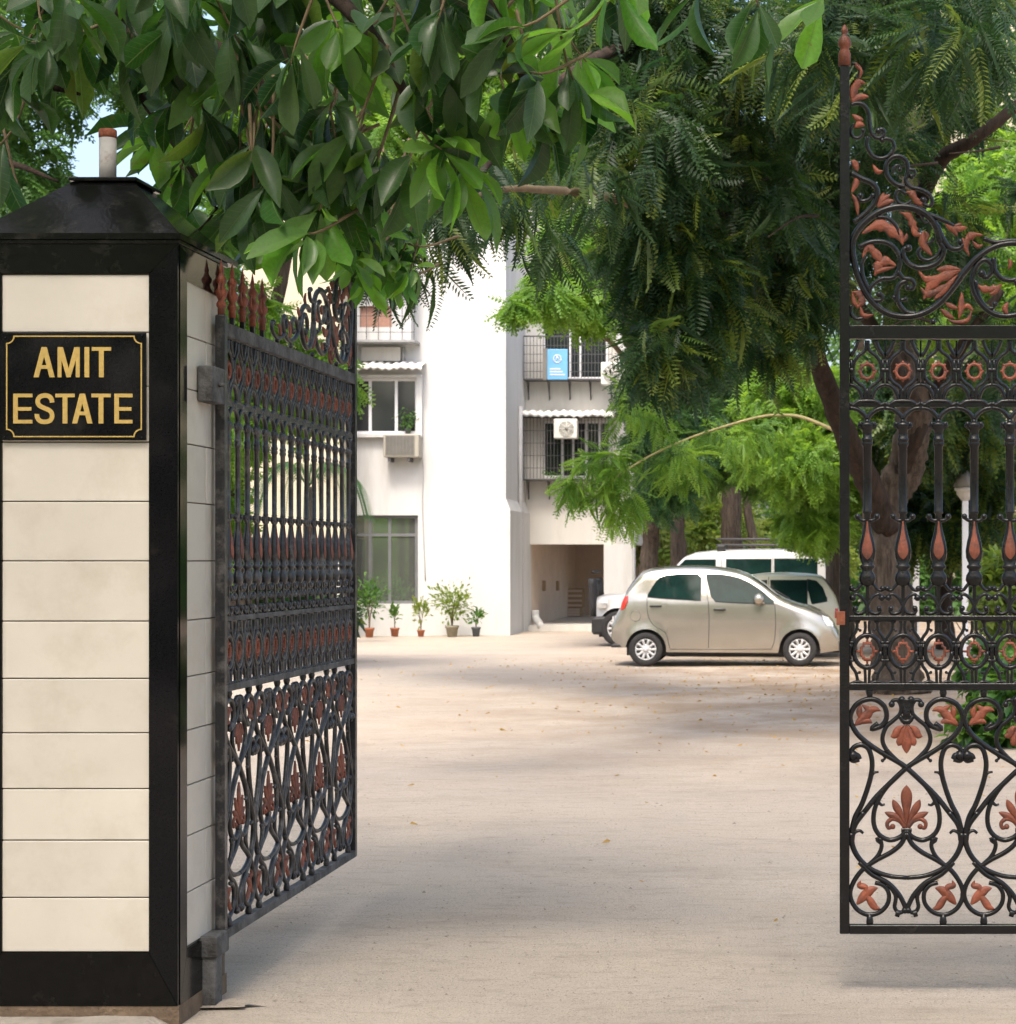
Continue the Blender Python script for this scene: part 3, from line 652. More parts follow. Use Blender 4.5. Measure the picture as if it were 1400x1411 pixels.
    # palmettes
    mb = MB(); b = (0, zq(945))
    def lobe(mb, pts, w_, pw=.9): mb.plate([((x-345)*k7, zq(y)) for x, y in pts], w_*k7, .008, 0, n=5, pw=pw)
    lobe(mb, [(345, 940), (345, 860), (345, 800), (345, 756)], 24, 1.5)
    for s in (-1, 1):
        g_ = lambda L_: [(345+s*(x-345), y) for x, y in L_]
        lobe(mb, g_([(345, 938), (368, 880), (388, 845), (402, 815)]), 16, 1.3); lobe(mb, g_([(348, 938), (375, 898), (405, 882), (436, 868)]), 15, 1.3)
        mb.tube([Vector(((x-345)*k7, 0, zq(y))) for x, y in g_([(350, 930), (372, 905), (402, 896), (424, 912), (420, 934), (402, 928)])], 11*k7, 7*k7, 6, 5, flat=.7, ball=True)
    D['palmette'] = mb.mesh('palmette', M['terra'])
    mb = MB(); lobe(mb, [(345, 505), (345, 550), (345, 590), (345, 626)], 22, 1.2)
    for s in (-1, 1):
        g_ = lambda L_: [(345+s*(x-345), y) for x, y in L_]
        lobe(mb, g_([(345, 505), (362, 545), (374, 580), (380, 594)]), 15, 1.2); lobe(mb, g_([(350, 508), (378, 525), (392, 548), (412, 556)]), 17, 1.2)
    D['small_palmette'] = mb.mesh('small_palmette', M['terra'])
    def two(f):
        out = []
        for s in (-1, 1):
            mb = MB(); f(mb, lambda L_: [(345+s*(x-345), y) for x, y in L_]); out.append(mb)
        return out
    def rl(mb, g_):
        lobe(mb, g_([(132, 508), (165, 480), (190, 450), (158, 422)]), 20, .8); lobe(mb, g_([(150, 500), (185, 455), (215, 442), (240, 450)]), 15, .8); lobe(mb, g_([(140, 500), (180, 490), (205, 500)]), 13); lobe(mb, g_([(150, 480), (150, 450), (156, 424)]), 13)
    def bl(mb, g_):
        lobe(mb, g_([(140, 1250), (170, 1215), (200, 1190), (228, 1182)]), 20, .8); lobe(mb, g_([(180, 1215), (175, 1180), (150, 1172), (156, 1150)]), 13); lobe(mb, g_([(170, 1200), (195, 1235), (215, 1262), (238, 1268)]), 16)
    D['ring_leaf'] = [m.mesh('ring_leaf', M['terra']) for m in two(rl)+two(bl)]
    return D
D = gate_meshes()

def make_gate():
    t = thing('iron_gate', (0, 0, 0), 'x', 'gate', 'ornamental leaves of the entrance gate')
    I = M['iron']; hw = .018
    st = MB(); st.box(0, X0, -hw, hw, 0, gz(91), .003); st.build('meeting_stile', I, t)
    mb = MB(); mb.box(GW, XE, -hw, hw, -.03, gz(440), .003); mb.build('hinge_stile', I, t)
    for (a, b, dp) in ((449, 467, .016), (848.5, 855, .012), (941.5, 951, .014), (1274, 1286, .018)):
        MB().box(X0, GW, -dp, dp, gz(b), gz(a), .0015).build('rail', I, t)
    mb = MB()
    pr = [(8.5, 91), (8.5, 74), (7, 70), (6, 67), (9, 63), (9.5, 58), (7, 52), (4, 49), (3.5, 47), (5, 44), (4.5, 40), (2, 36), (.3, 33.5)]
    mb.lathe([(r/K, gz(y)) for r, y in pr[::-1]][::-1], (X0/2, 0, 0), 12); mb.build('finial', M['terra'], t)
    # spear finials beside the hinge
    mb = MB(); fz = gz(440)
    pf = [(6, 0), (6, 10), (8, 12), (8, 16), (5, 20), (9, 27), (10, 32), (5.5, 38), (5, 41), (8, 45), (8.5, 49), (4.5, 54), (3, 58), (4, 60), (2.6, 66), (.4, 76)]
    mb.lathe([(r*.82/K, h/K) for r, h in pf], (0, 0, 0), 10)
    for s in (-1, 1): mb.tube([Vector((s*4/K, 0, 24/K)), Vector((s*11/K, 0, 30/K)), Vector((s*10/K, 0, 40/K)), Vector((s*3/K, 0, 47/K))], 2.6/K, 1.6/K, 5, 4)
    sf = mb.mesh('spear_finial', M['terra']); bm = MB(); bm.box(-.008, .008, -.008, .008, 0, .03); sb = bm.mesh('finial_socket', I)
    for i in range(5):
        x = GW+X0/2-i*SP*1.06; base = fz if i == 0 else gz(449)
        if i: inst('finial_socket', sb, t, (x, 0, base))
        inst('finial', sf, t, (x, 0, base+(.03 if i else 0)))
    for i in range(16):
        x = X0+(i+.5)*SP
        b = inst('baluster', D['baluster'], t, (x, 0, c6(0, 1378).z)); inst('teardrop', D['teardrop'], b, (x, 0, c6(0, 1378).z))
        b = inst('pierced_panel', D['pierced_panel'], t, (x, 0, c6(0, 430).z)); inst('rosette', D['rosette'], b, (x, 0, c6(0, 268).z))
        b = inst('oval_panel', D['oval_panel'], t, (x, 0, c7(0, 350).z)); inst('oval_rosette', D['oval_rosette'], b, (x, 0, c7(0, 203).z))
    for i in range(5):
        x = X0+(i+.5)*UN; b = inst('scroll_panel', D['scroll_panel'], t, (x, 0, 0))
        inst('palmette', D['palmette'], b, (x, 0, 0)); inst('small_palmette', D['small_palmette'], b, (x, 0, 0))
        for m in D['ring_leaf']: inst('ring_leaf', m, b, (x, 0, 0))
    # crest
    mb = MB()
    def C(pts, r=10, r1=None, ball=False, n=6): MB().tube([c5(*p) for p in pts], r*1.22/3.207/K, (r1 or r)*1.22/3.207/K, 8, n, ball=ball).build('scroll', I, t)
    C([(500, 1010), (515, 1040), (498, 1085), (455, 1112), (400, 1118), (358, 1098), (336, 1062), (340, 1036), (358, 1032)], 11, 8, True)
    C([(500, 1010), (482, 940), (440, 885), (380, 856), (310, 850), (240, 868), (180, 905), (130, 960), (110, 1020), (118, 1090), (140, 1170), (190, 1260), (260, 1318), (340, 1335), (420, 1322), (490, 1280), (550, 1215), (605, 1140), (660, 1078), (730, 1030), (800, 1012), (870, 1015), (930, 1045), (968, 1100), (978, 1170), (955, 1245), (900, 1300), (830, 1328), (760, 1330), (700, 1300), (655, 1240), (640, 1180), (655, 1120), (690, 1085), (722, 1100), (724, 1140), (700, 1162), (682, 1145)], 13, 9, True)
    C([(400, 870), (470, 892), (530, 918), (560, 935)], 11, 6); C([(485, 935), (515, 1000), (545, 1032), (580, 1035), (598, 1018), (588, 1004)], 11, 7, True)
    C([(220, 895), (265, 900), (300, 930), (320, 975)], 8, 6); C([(375, 862), (410, 880), (430, 915), (448, 922)], 6, 4)
    C([(412, 1032), (402, 1050), (412, 1075), (445, 1086), (482, 1068), (502, 1035)], 8, 6); C([(470, 985), (462, 1002), (440, 1012)], 6, 4)
    C([(140, 1028), (190, 1006), (245, 1004), (290, 1025), (318, 1070), (318, 1120), (292, 1162), (240, 1168), (198, 1198), (186, 1240), (205, 1262), (238, 1262), (243, 1242), (228, 1236)], 9, 7, True)
    C([(185, 1222), (158, 1160), (154, 1100), (172, 1062)], 9, 6); C([(310, 1135), (335, 1165), (368, 1170), (384, 1192), (374, 1212), (356, 1206)], 9, 7, True)
    C([(350, 1178), (322, 1190), (308, 1230), (318, 1280), (350, 1315), (390, 1322)], 9, 9); C([(318, 1268), (300, 1262), (295, 1250)], 6, 5, True); C([(325, 1262), (345, 1258)], 6, 5, True)
    C([(105, 400), (130, 392), (160, 400), (182, 435), (186, 485), (196, 525), (220, 546), (244, 538), (252, 518), (240, 506), (226, 514)], 8, 7, True)
    C([(178, 540), (175, 580), (196, 620), (232, 636), (270, 625), (294, 592), (288, 560), (262, 548), (243, 556)], 8, 6, True)
    C([(345, 762), (300, 748), (266, 712), (260, 668), (282, 634), (318, 626), (350, 650), (356, 700), (346, 735), (368, 762), (415, 775), (452, 798), (464, 828), (450, 846), (428, 838), (424, 820)], 9, 7, True)
    C([(352, 725), (352, 700), (364, 686), (384, 690), (386, 708), (372, 716)], 7, 6, True); C([(288, 700), (298, 672), (316, 668), (320, 684)], 6, 5, True)
    C([(118, 482), (105, 510), (112, 538), (136, 546), (156, 530), (158, 512)], 7, 5, True)
    C([(105, 700), (150, 725), (192, 742), (220, 775), (216, 815), (196, 850), (160, 885), (118, 918)], 10, 9); C([(136, 806), (150, 824), (180, 818), (202, 800)], 7, 6, True); C([(136, 806), (146, 800)], 6, 6, True)
    C([(350, 795), (318, 775), (302, 798), (312, 828), (345, 838), (372, 822)], 7, 5)
    C([(105, 1285), (104, 1320), (125, 1344), (160, 1342)], 8, 6); C([(110, 215), (135, 225), (142, 250), (130, 275)], 6, 4)
    C([(690, 990), (740, 1006), (800, 1000), (850, 1000)], 9, 8); C([(735, 1075), (740, 1130), (775, 1168), (830, 1172), (870, 1140), (878, 1095), (850, 1070)], 10, 7, True)
    C([(655, 1175), (668, 1240), (700, 1290), (730, 1298), (740, 1280)], 8, 6, True); C([(830, 1172), (850, 1220), (900, 1230)], 8, 6, True)
    # the crest runs down to the spear finials
    C([(930, 1050), (990, 1085), (1040, 1080), (1062, 1050), (1045, 1030)], 10, 7, True); C([(975, 1190), (1000, 1260), (1050, 1315), (1120, 1335), (1190, 1310), (1225, 1250), (1210, 1195), (1160, 1170), (1115, 1195), (1110, 1240), (1145, 1260)], 12, 8, True)
    C([(1060, 1140), (1110, 1125), (1170, 1130), (1230, 1165), (1270, 1230), (1320, 1290), (1400, 1325), (1480, 1335), (1560, 1310), (1590, 1260), (1565, 1225), (1530, 1240), (1535, 1270)], 11, 8, True)
    C([(1300, 1270), (1330, 1230), (1380, 1215), (1420, 1240), (1415, 1275), (1385, 1280)], 9, 7, True); C([(1560, 1310), (1640, 1340), (1720, 1345), (1790, 1320), (1800, 1290), (1775, 1280)], 9, 7, True)
    for x in (468, 1000, 1440, 1700): MB().ball(c5(x, 1357), 13/3.207/K).build('stud', I, t)
    LV = [([(105, 392), (118, 345), (140, 300), (168, 305)], 16), ([(108, 392), (140, 365), (184, 362)], 14), ([(112, 390), (110, 340), (128, 290)], 12), ([(142, 285), (148, 250), (128, 222), (110, 212)], 9),
          ([(108, 440), (135, 460), (160, 465)], 12), ([(120, 500), (140, 485), (166, 492)], 13), ([(248, 690), (222, 694), (200, 660)], 10),
          ([(104, 645), (122, 660), (134, 695)], 14), ([(128, 700), (128, 740), (106, 790)], 13), ([(106, 790), (128, 830), (136, 895)], 10),
          ([(220, 852), (240, 820), (250, 786)], 14), ([(220, 852), (262, 830), (298, 822)], 14), ([(222, 852), (248, 815), (278, 798)], 12),
          ([(420, 850), (395, 825), (372, 790), (345, 786)], 14), ([(402, 845), (420, 830), (436, 815)], 10),
          ([(330, 1005), (290, 960), (225, 930), (150, 970)], 24), ([(335, 1020), (322, 975), (310, 940)], 13), ([(330, 1010), (348, 985), (350, 965)], 8),
          ([(318, 872), (360, 890), (380, 930), (402, 955)], 15), ([(375, 920), (388, 965), (415, 975)], 13), ([(425, 955), (422, 1010), (465, 1068)], 16), ([(430, 1010), (442, 980), (430, 955)], 9),
          ([(520, 925), (560, 945), (620, 942)], 16), ([(530, 925), (555, 950), (575, 980)], 12), ([(548, 938), (580, 930), (596, 925)], 8),
          ([(625, 1068), (612, 1010), (640, 975), (690, 975)], 15), ([(628, 1065), (600, 1010), (598, 985)], 11), ([(640, 1000), (665, 1025), (690, 1018)], 9),
          ([(240, 1110), (215, 1060), (180, 1028), (155, 1080)], 17), ([(240, 1110), (225, 1060), (182, 1026)], 13), ([(210, 1155), (225, 1110), (262, 1090), (306, 1112)], 20), ([(205, 1150), (235, 1130), (300, 1116)], 10),
          ([(590, 1128), (530, 1150), (460, 1190), (425, 1260)], 22), ([(590, 1126), (530, 1122), (480, 1128)], 14), ([(580, 1140), (500, 1165), (440, 1170), (402, 1132)], 15), ([(560, 1170), (500, 1215), (440, 1235), (412, 1205)], 15), ([(575, 1150), (520, 1215), (470, 1262)], 15),
          ([(582, 1345), (592, 1290), (594, 1225)], 13), ([(580, 1300), (550, 1290), (520, 1272)], 11), ([(560, 1345), (530, 1325), (500, 1300)], 12), ([(600, 1300), (620, 1288), (646, 1310)], 11), ([(640, 1300), (620, 1350), (570, 1360), (525, 1345)], 10),
          ([(104, 1225), (140, 1235), (152, 1270), (128, 1300)], 15), ([(146, 1290), (160, 1330), (208, 1326)], 10), ([(110, 1225), (118, 1270), (140, 1295)], 11),
          ([(775, 1190), (735, 1212), (690, 1212), (655, 1190)], 15), ([(770, 1195), (740, 1225), (715, 1238)], 11), ([(800, 1130), (810, 1100), (800, 1080)], 9), ([(800, 1330), (785, 1300), (800, 1270)], 12),
          ([(880, 1180), (920, 1150), (955, 1100)], 16), ([(1080, 1290), (1120, 1290), (1150, 1250)], 14), ([(990, 1230), (960, 1290), (1000, 1330)], 12), ([(1130, 1130), (1160, 1095), (1140, 1060)], 13), ([(1230, 1180), (1280, 1180), (1300, 1150)], 13), ([(1470, 1330), (1450, 1280), (1480, 1240)], 13), ([(1640, 1330), (1650, 1290), (1690, 1280)], 12)]
    for pts, w_ in LV:
        m2 = MB(); q = [c5(*p) for p in pts]
        m2.plate([(v.x, v.z) for v in q], w_/3.207/K*1.08, .007, 3 if len(pts) > 3 and w_ > 12 else 0, .24, 7, pw=1.0); m2.build('acanthus_leaf', M['terra'], t)
    MB().box(-.012, .02, -.024, -.0, gz(861), gz(842), .002).build('latch_tag', M['rust'], t)
    # hinge pin and foot
    return t
g1 = make_gate()
g2 = copy_tree(g1)
ZG = EYE-(1286-VY)/F*7.83
g1.location = P(1157, 1286, 7.83); g1['label'] = 'closed black iron gate leaf on the right of the driveway'
g2.location = (-2.19, 7.68+XE, ZG); g2.rotation_euler = (0, 0, -pi/2); g2['label'] = 'open black iron gate leaf swung inward beside the tiled pillar'
def weather(o):
    for ch in list(o.children):
        if ch.name.startswith('latch_tag'): bpy.data.objects.remove(ch); continue
        if ch.data.materials and ch.data.materials[0] == M['iron']:
            ch.material_slots[0].link = 'OBJECT'; ch.material_slots[0].material = M['weather'] if ch.name.startswith('rail') else M['iron_dusty_sheen']
        weather(ch)
weather(g2)
# hinge hardware of the open leaf
GI = (Matrix.Translation(g2.location)@Matrix.Rotation(-pi/2, 4, 'Z')).inverted()
def hang(mb, name, m):
    o = mb.build(name, m); o.parent = g2; o.matrix_parent_inverse = GI
b = MB(); b.box(-2.218, -2.166, 7.50, 7.66, P(0, 556, 7.6).z, P(0, 507, 7.6).z, .004); hang(b, 'hinge_block', M['weather'])
hang(MB().lathe([(.008, 0), (.008, .02)], (-2.165, 7.58, P(0, 531, 7.6).z), 8, axis='x'), 'hinge_bolt', M['weather'])
hang(MB().box(-2.222, -2.17, 7.555, 7.64, -.01, P(0, 1296, 7.58).z, .006), 'foot_post', M['weather'])
hang(MB().box(-2.236, -2.162, 7.545, 7.70, P(0, 1318, 7.58).z, P(0, 1288, 7.58).z, .005), 'foot_collar', M['weather'])
mb = MB(); V = [(-2.16, 7.6, .004)]+[(-2.16+.16*R.uniform(.5, 1)*math.cos(a*pi/9), 7.6+.11*R.uniform(.6, 1)*math.sin(a*pi/9), 0) for a in range(18)]; mb.add(V, [(0, i+1, (i+1) % 18+1) for i in range(18)], True); tag(mb.build('cement_patch', M['ground']), kind='structure')
# ------------------------------------------------------------- apartment building
YW = 45.0; YR = 48.0
def xw(px, Y=YW): return (px-VX)/F*Y
def zw(py, Y=YW): return EYE-(py-VY)/F*Y
def building():
    t = thing('apartment_building', (xw(600), YW, 0), 'white plastered apartment block with awnings and window air conditioners', 'building')
    XS = xw(697)
    holes = [(xw(440), xw(576), zw(832), zw(710)), (xw(486), xw(576), zw(598), zw(521)), (xw(503), xw(545), zw(455), zw(424))]
    mb = MB(); holewall(mb, xw(400), XS, -.1, 14.5, YW, YW+.25, holes); mb.build('wall', M['plaster'], t)
    MB().box(XS-.25, XS, YW+.2505, YR-.001, -.1, 14.5).build('wall', M['plaster'], t)
    hr = [(xw(730, YR), xw(832, YR), -.1, zw(750, YR)), (xw(748, YR), xw(842, YR), zw(658, YR), zw(580, YR)), (xw(748, YR), xw(838, YR), zw(522, YR), zw(425, YR))]
    mb = MB(); holewall(mb, XS, xw(850, YR), -.1, 14.5, YR, YR+.25, hr); mb.build('wall', M['plaster2'], t)
    MB().box(xw(850, YR), xw(873, YR), YR-.12, YR+8, zw(751, YR)+.02, 14.5).build('upper_side_wall', M['plaster'], t)
    MB().box(xw(850, YR), xw(873, YR), YR-.12, YR+.55, -.1, zw(751, YR)+.019).build('corner_pier', M['plaster'], t)
    MB().box(xw(833, YR), xw(849.8, YR), YR-.05, YR-.002, -.1, zw(751, YR)).build('garage_column', M['plaster'], t)
    # thickened lower corner with sloping shoulder
    z1, z2 = zw(703), zw(694)
    mb = MB(); a, b = XS-.06, XS+.10
    for (Y0, Y1) in ((YW-.05, YW+1.75), (YW+2.05, YW+3.2)):
        mb.add([(a, Y0, -.1), (b, Y0, -.1), (b, Y1, -.1), (a, Y1, -.1), (a, Y0, z1), (b, Y0, z1), (b, Y1, z1), (a, Y1, z1), (a, Y0+.05, z2+.1), (XS+.003, Y0+.05, z2+.1), (XS+.003, Y1, z2+.1), (a, Y1, z2+.1)],
               [(0, 3, 2, 1), (0, 1, 5, 4), (1, 2, 6, 5), (2, 3, 7, 6), (3, 0, 4, 7), (4, 5, 9, 8), (5, 6, 10, 9), (6, 7, 11, 10), (7, 4, 8, 11), (8, 9, 10, 11)])
    mb.build('buttress', M['plaster'], t)
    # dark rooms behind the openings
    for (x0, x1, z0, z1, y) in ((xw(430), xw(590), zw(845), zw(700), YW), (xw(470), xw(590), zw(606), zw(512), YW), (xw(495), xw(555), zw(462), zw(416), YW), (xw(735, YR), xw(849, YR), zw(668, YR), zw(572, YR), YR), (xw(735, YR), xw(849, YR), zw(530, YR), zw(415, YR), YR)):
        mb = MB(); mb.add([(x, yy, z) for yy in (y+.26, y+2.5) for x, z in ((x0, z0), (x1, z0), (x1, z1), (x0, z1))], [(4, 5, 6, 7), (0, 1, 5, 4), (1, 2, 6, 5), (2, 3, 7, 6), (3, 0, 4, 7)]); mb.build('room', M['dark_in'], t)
    # ground floor window
    def window(x, zt, zb, Y, m='gframe', gm='glass_refl', w_=4, tr=None, par=t):
        """x: list of mullion pixel positions, frame butt-jointed"""
        px = Y/F*w_; f = MB(); X = [xw(v, Y) for v in x]
        f.box(X[0], X[-1], Y, Y+.06, zt-px, zt); f.box(X[0], X[-1], Y, Y+.06, zb, zb+px)
        for i, v in enumerate(X):
            a = v if i == 0 else (v-px if i == len(X)-1 else v-px/2); f.box(a, a+px, Y+.001, Y+.059, zb+px, zt-px)
        if tr: f.box(X[0]+px, X[-1]-px, Y+.003, Y+.057, tr-px/2, tr+px/2)
        o = f.build('window', M[m], par)
        for i in range(len(X)-1):
            MB().box(X[i]+px/2, X[i+1]-px/2, Y+.028, Y+.036, zb+px/2, zt-px/2).build('pane', M[gm] if isinstance(gm, str) else gm[i], o)
        return o
    window([440, 476, 510, 537, 576], zw(710), zw(832), YW+.10, tr=zw(737), w_=4)
    mb = MB()
    for i in range(14): mb.box(xw(541)+i*.036, xw(541)+i*.036+.006, YW+.155, YW+.163, zw(826), zw(742))
    mb.build('grille', M['gframe'], t)
    # first floor window box, awning, plant, air conditioner
    mb = MB(); px = YW/F
    mb.box(xw(470), xw(583), YW-.16, YW-.002, zw(603), zw(599)); mb.box(xw(470), xw(583), YW-.16, YW-.002, zw(521), zw(517)); mb.box(xw(575.5), xw(583), YW-.14, YW-.002, zw(599), zw(521)); mb.build('window_surround', M['plaster'], t)
    window([470, 510, 546, 576], zw(521), zw(598), YW+.02, 'wframe', 'glass', 4)
    mb = MB()
    for i in range(17): mb.box(xw(471)+i*.098, xw(471)+i*.098+.010, YW+.1, YW+.11, zw(597), zw(522))
    for j in range(5): mb.box(xw(471), xw(575), YW+.111, YW+.12, zw(585-j*14), zw(585-j*14)+.010)
    mb.build('grille', M['grill'], t)
    def awning(x0, x1, zt, zb, Y, dep, n, name='awning'):
        V = []; Fc = []; m = n*4
        for i in range(m+1):
            x = x0+(x1-x0)*i/m; w_ = .025*math.sin(i*pi/2)+.012*math.sin(i*.37)
            for (dy, z) in ((0, zt), (dep*.5, (zt+zb)/2+.02), (dep, zb), (dep, zb-.07)): V.append((x+.01*math.sin(i), Y-dy, z+w_))
        for i in range(m):
            for k in range(3): a = i*4+k; Fc.append((a, a+4, a+5, a+1))
        mb = MB(); mb.add(V, Fc, True); o = mb.build(name, M['awning'], t)
        o.modifiers.new('s', 'SOLIDIFY').thickness = .012
    awning(xw(462), xw(588), zw(500), zw(507), YW-.01, .5, 12)
    # second floor box balcony with grille
    bx0, bx1 = xw(484), xw(572)
    h2 = [(xw(502), xw(546), zw(454), zw(425))]
    mb = MB(); holewall(mb, xw(470), bx1, zw(472), zw(407), YW-.45, YW-.40, h2); mb.box(bx1-.05, bx1, YW-.3995, YW-.001, zw(472), zw(407)); mb.build('balcony_front', M['plaster'], t)
    MB().box(xw(500), xw(548), YW-.36, YW-.34, zw(458), zw(420)).build('curtain', M['curtain'], t)
    mb = MB(); mb.box(xw(462), xw(579), YW-.62, YW-.001, zw(475), zw(472.3)); mb.box(xw(462), xw(577), YW-.60, YW-.001, zw(406.7), zw(403.5)); mb.build('balcony_slab', M['rgrill'], t)
    mb = MB()
    for i in range(7): x = xw(480+i*16.2); mb.box(x, x+.014, YW-.58, YW-.566, zw(472.3), zw(406.7))
    for j in range(3): mb.box(xw(470), xw(577), YW-.565, YW-.552, zw(462-j*22), zw(462-j*22)+.012)
    mb.build('grille', M['grill'], t)
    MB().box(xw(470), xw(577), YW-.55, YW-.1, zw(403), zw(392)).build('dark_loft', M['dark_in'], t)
    MB().box(xw(499), xw(553), YW-.10, YW-.001, zw(498), zw(479)).build('parapet', M['plaster2'], t)
    MB().tube([P(556, 478, YW-.04), P(556, 499, YW-.04)], .03, None, 8, 2).build('pipe', M['pipe'], t)
    # fine plaster joints and service pipes
    MB().tube([P(717, 560, YR-1.2)+Vector((.0, 0, 0)), P(717, 862, YR-1.2)], .05, None, 8, 3).build('rain_pipe', M['pipe'], t)
    a = Vector((XS+.18, YW+3.3, .45)); MB().tube([a, a+Vector((.02, -.03, -.18)), a+Vector((.14, -.3, -.30)), a+Vector((.2, -.5, -.36))], .09, None, 10, 5).build('drain_elbow', M['plaster'], t)
    MB().tube([P(869, 430, YR-.2), P(869, 715, YR-.2), P(872, 722, YR-.25), P(873, 730, YR-.25), P(873, 862, YR-.25)], .035, None, 8, 4).build('rain_pipe', M['pipe'], t)
    MB().tube([P(864, 716, YR-.2), P(874, 724, YR-.3)], .05, None, 8, 2).build('pipe_bracket', M['plaster'], t)
    MB().tube([P(577, 618, YW-.2), P(583, 640, YW-.03), P(582, 700, YW-.02), P(586, 800, YW-.02)], .012, None, 5, 6).build('cable', M['pipe'], t)
    # right bay: windows behind projecting grilles
    window([748, 775, 790, 808, 826, 842], zw(580, YR), zw(658, YR), YR+.1, 'wframe', 'glass', 3, par=t)
    window([748, 786, 800, 838], zw(425, YR), zw(522, YR), YR+.1, 'wframe', 'glass', 3, par=t)
    def cage(z0, z1, yo=.45, x0=725, x1=846):
        mb = MB(); Y = YR-yo; xa, xb = xw(x0, YR), xw(x1, YR); n = 26
        for i in range(n+1): x = xa+(xb-xa)*i/n; mb.box(x-.006, x+.006, Y, Y+.012, z0+.04, z1)
        for j in range(1, 5): z = z0+(z1-z0)*j/5; mb.box(xa, xb, Y+.013, Y+.025, z-.006, z+.006)
        mb.box(xa, xb, Y, YR-.001, z0, z0+.035); mb.box(xa, xb, Y, Y+.03, z1, z1+.03)
        for i in range(5): x = xa+.06+(xb-xa-.12)*i/4; mb.tube([(x, YR-.01, z0-.42), (x, YR-.01, z0-.01)], .012, None, 5, 1); mb.tube([(x+.01, YR-.02, z0-.38), (x+.01, Y+.05, z0-.005)], .012, None, 5, 1)
        mb.build('grille', M['grill'], t)
    cage(zw(663, YR), zw(578, YR)); cage(zw(526, YR), zw(467, YR))
    awning(xw(723, YR), xw(850, YR), zw(567, YR), zw(572, YR), YR-.01, .6, 12)
    # garage
    gx0, gx1 = XS+.001, xw(849, YR); zt = zw(750, YR)
    mb = MB(); mb.box(xw(730, YR)-.1, xw(730, YR)-.003, YR+.2505, 57, 0, zt+.3); mb.box(gx0-.3, gx1+1, 57.001, 57.2, 0, zt+.3); mb.build('garage_wall', M['garage'], t)
    mb = MB(); mb.box(gx0-.3, gx1+.3, YR+.2505, 57.2, zt+.05, zt+.25); mb.build('garage_ceiling', M['garage'], t)
    MB().box(xw(730, YR)-.002, gx1+.099, YR-.2, 57, -.1, .12).build('garage_floor', M['plaster2'], t)
    MB().box(xw(730, YR)+1.3, gx1, 56.9, 56.999, zw(765, 57), zw(762, 57)).build('ledge', M['dark_in'], t)
    for (q, yy) in ((747, 50.3), (765, 52.9)): 
        X = xw(730, YR)-.003; zc = EYE-(806-VY)/F*yy; MB().box(X, X+.06, yy-.12, yy+.12, zc-.14, zc+.1).build('switch_box', M['box'], t)
    return t
bld = building()
def crates():
    for k, (a, b, c, d, Y, n) in enumerate(((768, 800, 838, 849, 55.2, 3), (772, 803, 811, 837.5, 55.3, 4))):
        t = thing('crate', (xw((a+b)/2, Y), Y, zw(d, Y)), ('low cardboard crates at the bottom of the stack in the garage', 'wooden crate on top of the stack in the garage')[k], 'crate')
        pb('crate_body', M['box'], t, a, b, c, d, Y, Y+.5, .01)
        mb = MB()
        for i in range(n): z = zw(c, Y)-(i+.5)*(zw(c, Y)-zw(d, Y))/n; mb.box(xw(a, Y)+.02, xw(b, Y)-.02, Y-.012, Y-.001, z-.03, z+.03)
        mb.build('crate_slats', M['garage'], t)
crates()
def ac(px0, px1, py0, py1, Y, dep, label, fan=True, grey=False):
    a, b = P(px0, py1, Y), P(px1, py0, Y); t = thing('air_conditioner', ((a.x+b.x)/2, Y, a.z), label, 'air conditioner')
    MB().box(a.x, b.x, Y, Y+dep, a.z, b.z, .02).build('casing', M['acwhite' if fan else 'acbeige'], t); w_, h = b.x-a.x, b.z-a.z
    if fan:
        r = h*.38; cx = a.x+w_*.55; cz = a.z+h*.5
        MB().lathe([(r, 0), (r, .008)], (cx, Y-.002, cz), 24, axis='y').build('fan_recess', M['acgrey'], t)
        mb = MB()
        for k in range(7):
            rr = r*(k+1)/7; mb.tube([Vector((cx+rr*math.cos(i*pi/10), Y-.016, cz+rr*math.sin(i*pi/10))) for i in range(21)], .007, None, 4, raw=True)
        for k in range(4): an = k*pi/4; mb.tube([(cx-r*math.cos(an), Y-.02, cz-r*math.sin(an)), (cx+r*math.cos(an), Y-.02, cz+r*math.sin(an))], .007, None, 4, 1)
        mb.build('fan_guard', M['acwhite'], t)
        MB().lathe([(r*.25, 0), (r*.2, .02)], (cx, Y-.02, cz), 12, axis='y').build('fan_hub', M['acgrey'], t)
    else:
        MB().box(a.x+w_*.06, b.x-w_*.12, Y-.004, Y-.0005, a.z+h*.10, b.z-h*.06).build('louvre_back', M['acgrey'], t)
        mb = MB()
        for k in range(14): z = a.z+h*(.13+.77*k/13); mb.box(a.x+w_*.07, b.x-w_*.13, Y-.018, Y-.0045, z-.007, z+.007)
        for k in range(9): x = a.x+w_*(.08+.78*k/8); mb.box(x-.005, x+.005, Y-.026, Y-.0185, a.z+h*.1, b.z-h*.06)
        mb.build('louvre', M['acgrey'], t)
        for x in (a.x+.1, b.x-.25): MB().box(x, x+.05, Y+.03, Y+dep, a.z-.09, a.z-.001).build('bracket', M['grill'], t)
ac(528, 577, 598, 630, YW-.42, .415, 'window air conditioner with brown louvres under the first floor window of the white wall', False)
ac(763, 795, 577, 604, YR-.8, .34, 'white air conditioner fan unit hung on the lower grille under the awning')
ac(828, 855, 499, 530, YR-.85, .34, 'white air conditioner fan unit on the upper balcony near the building corner')
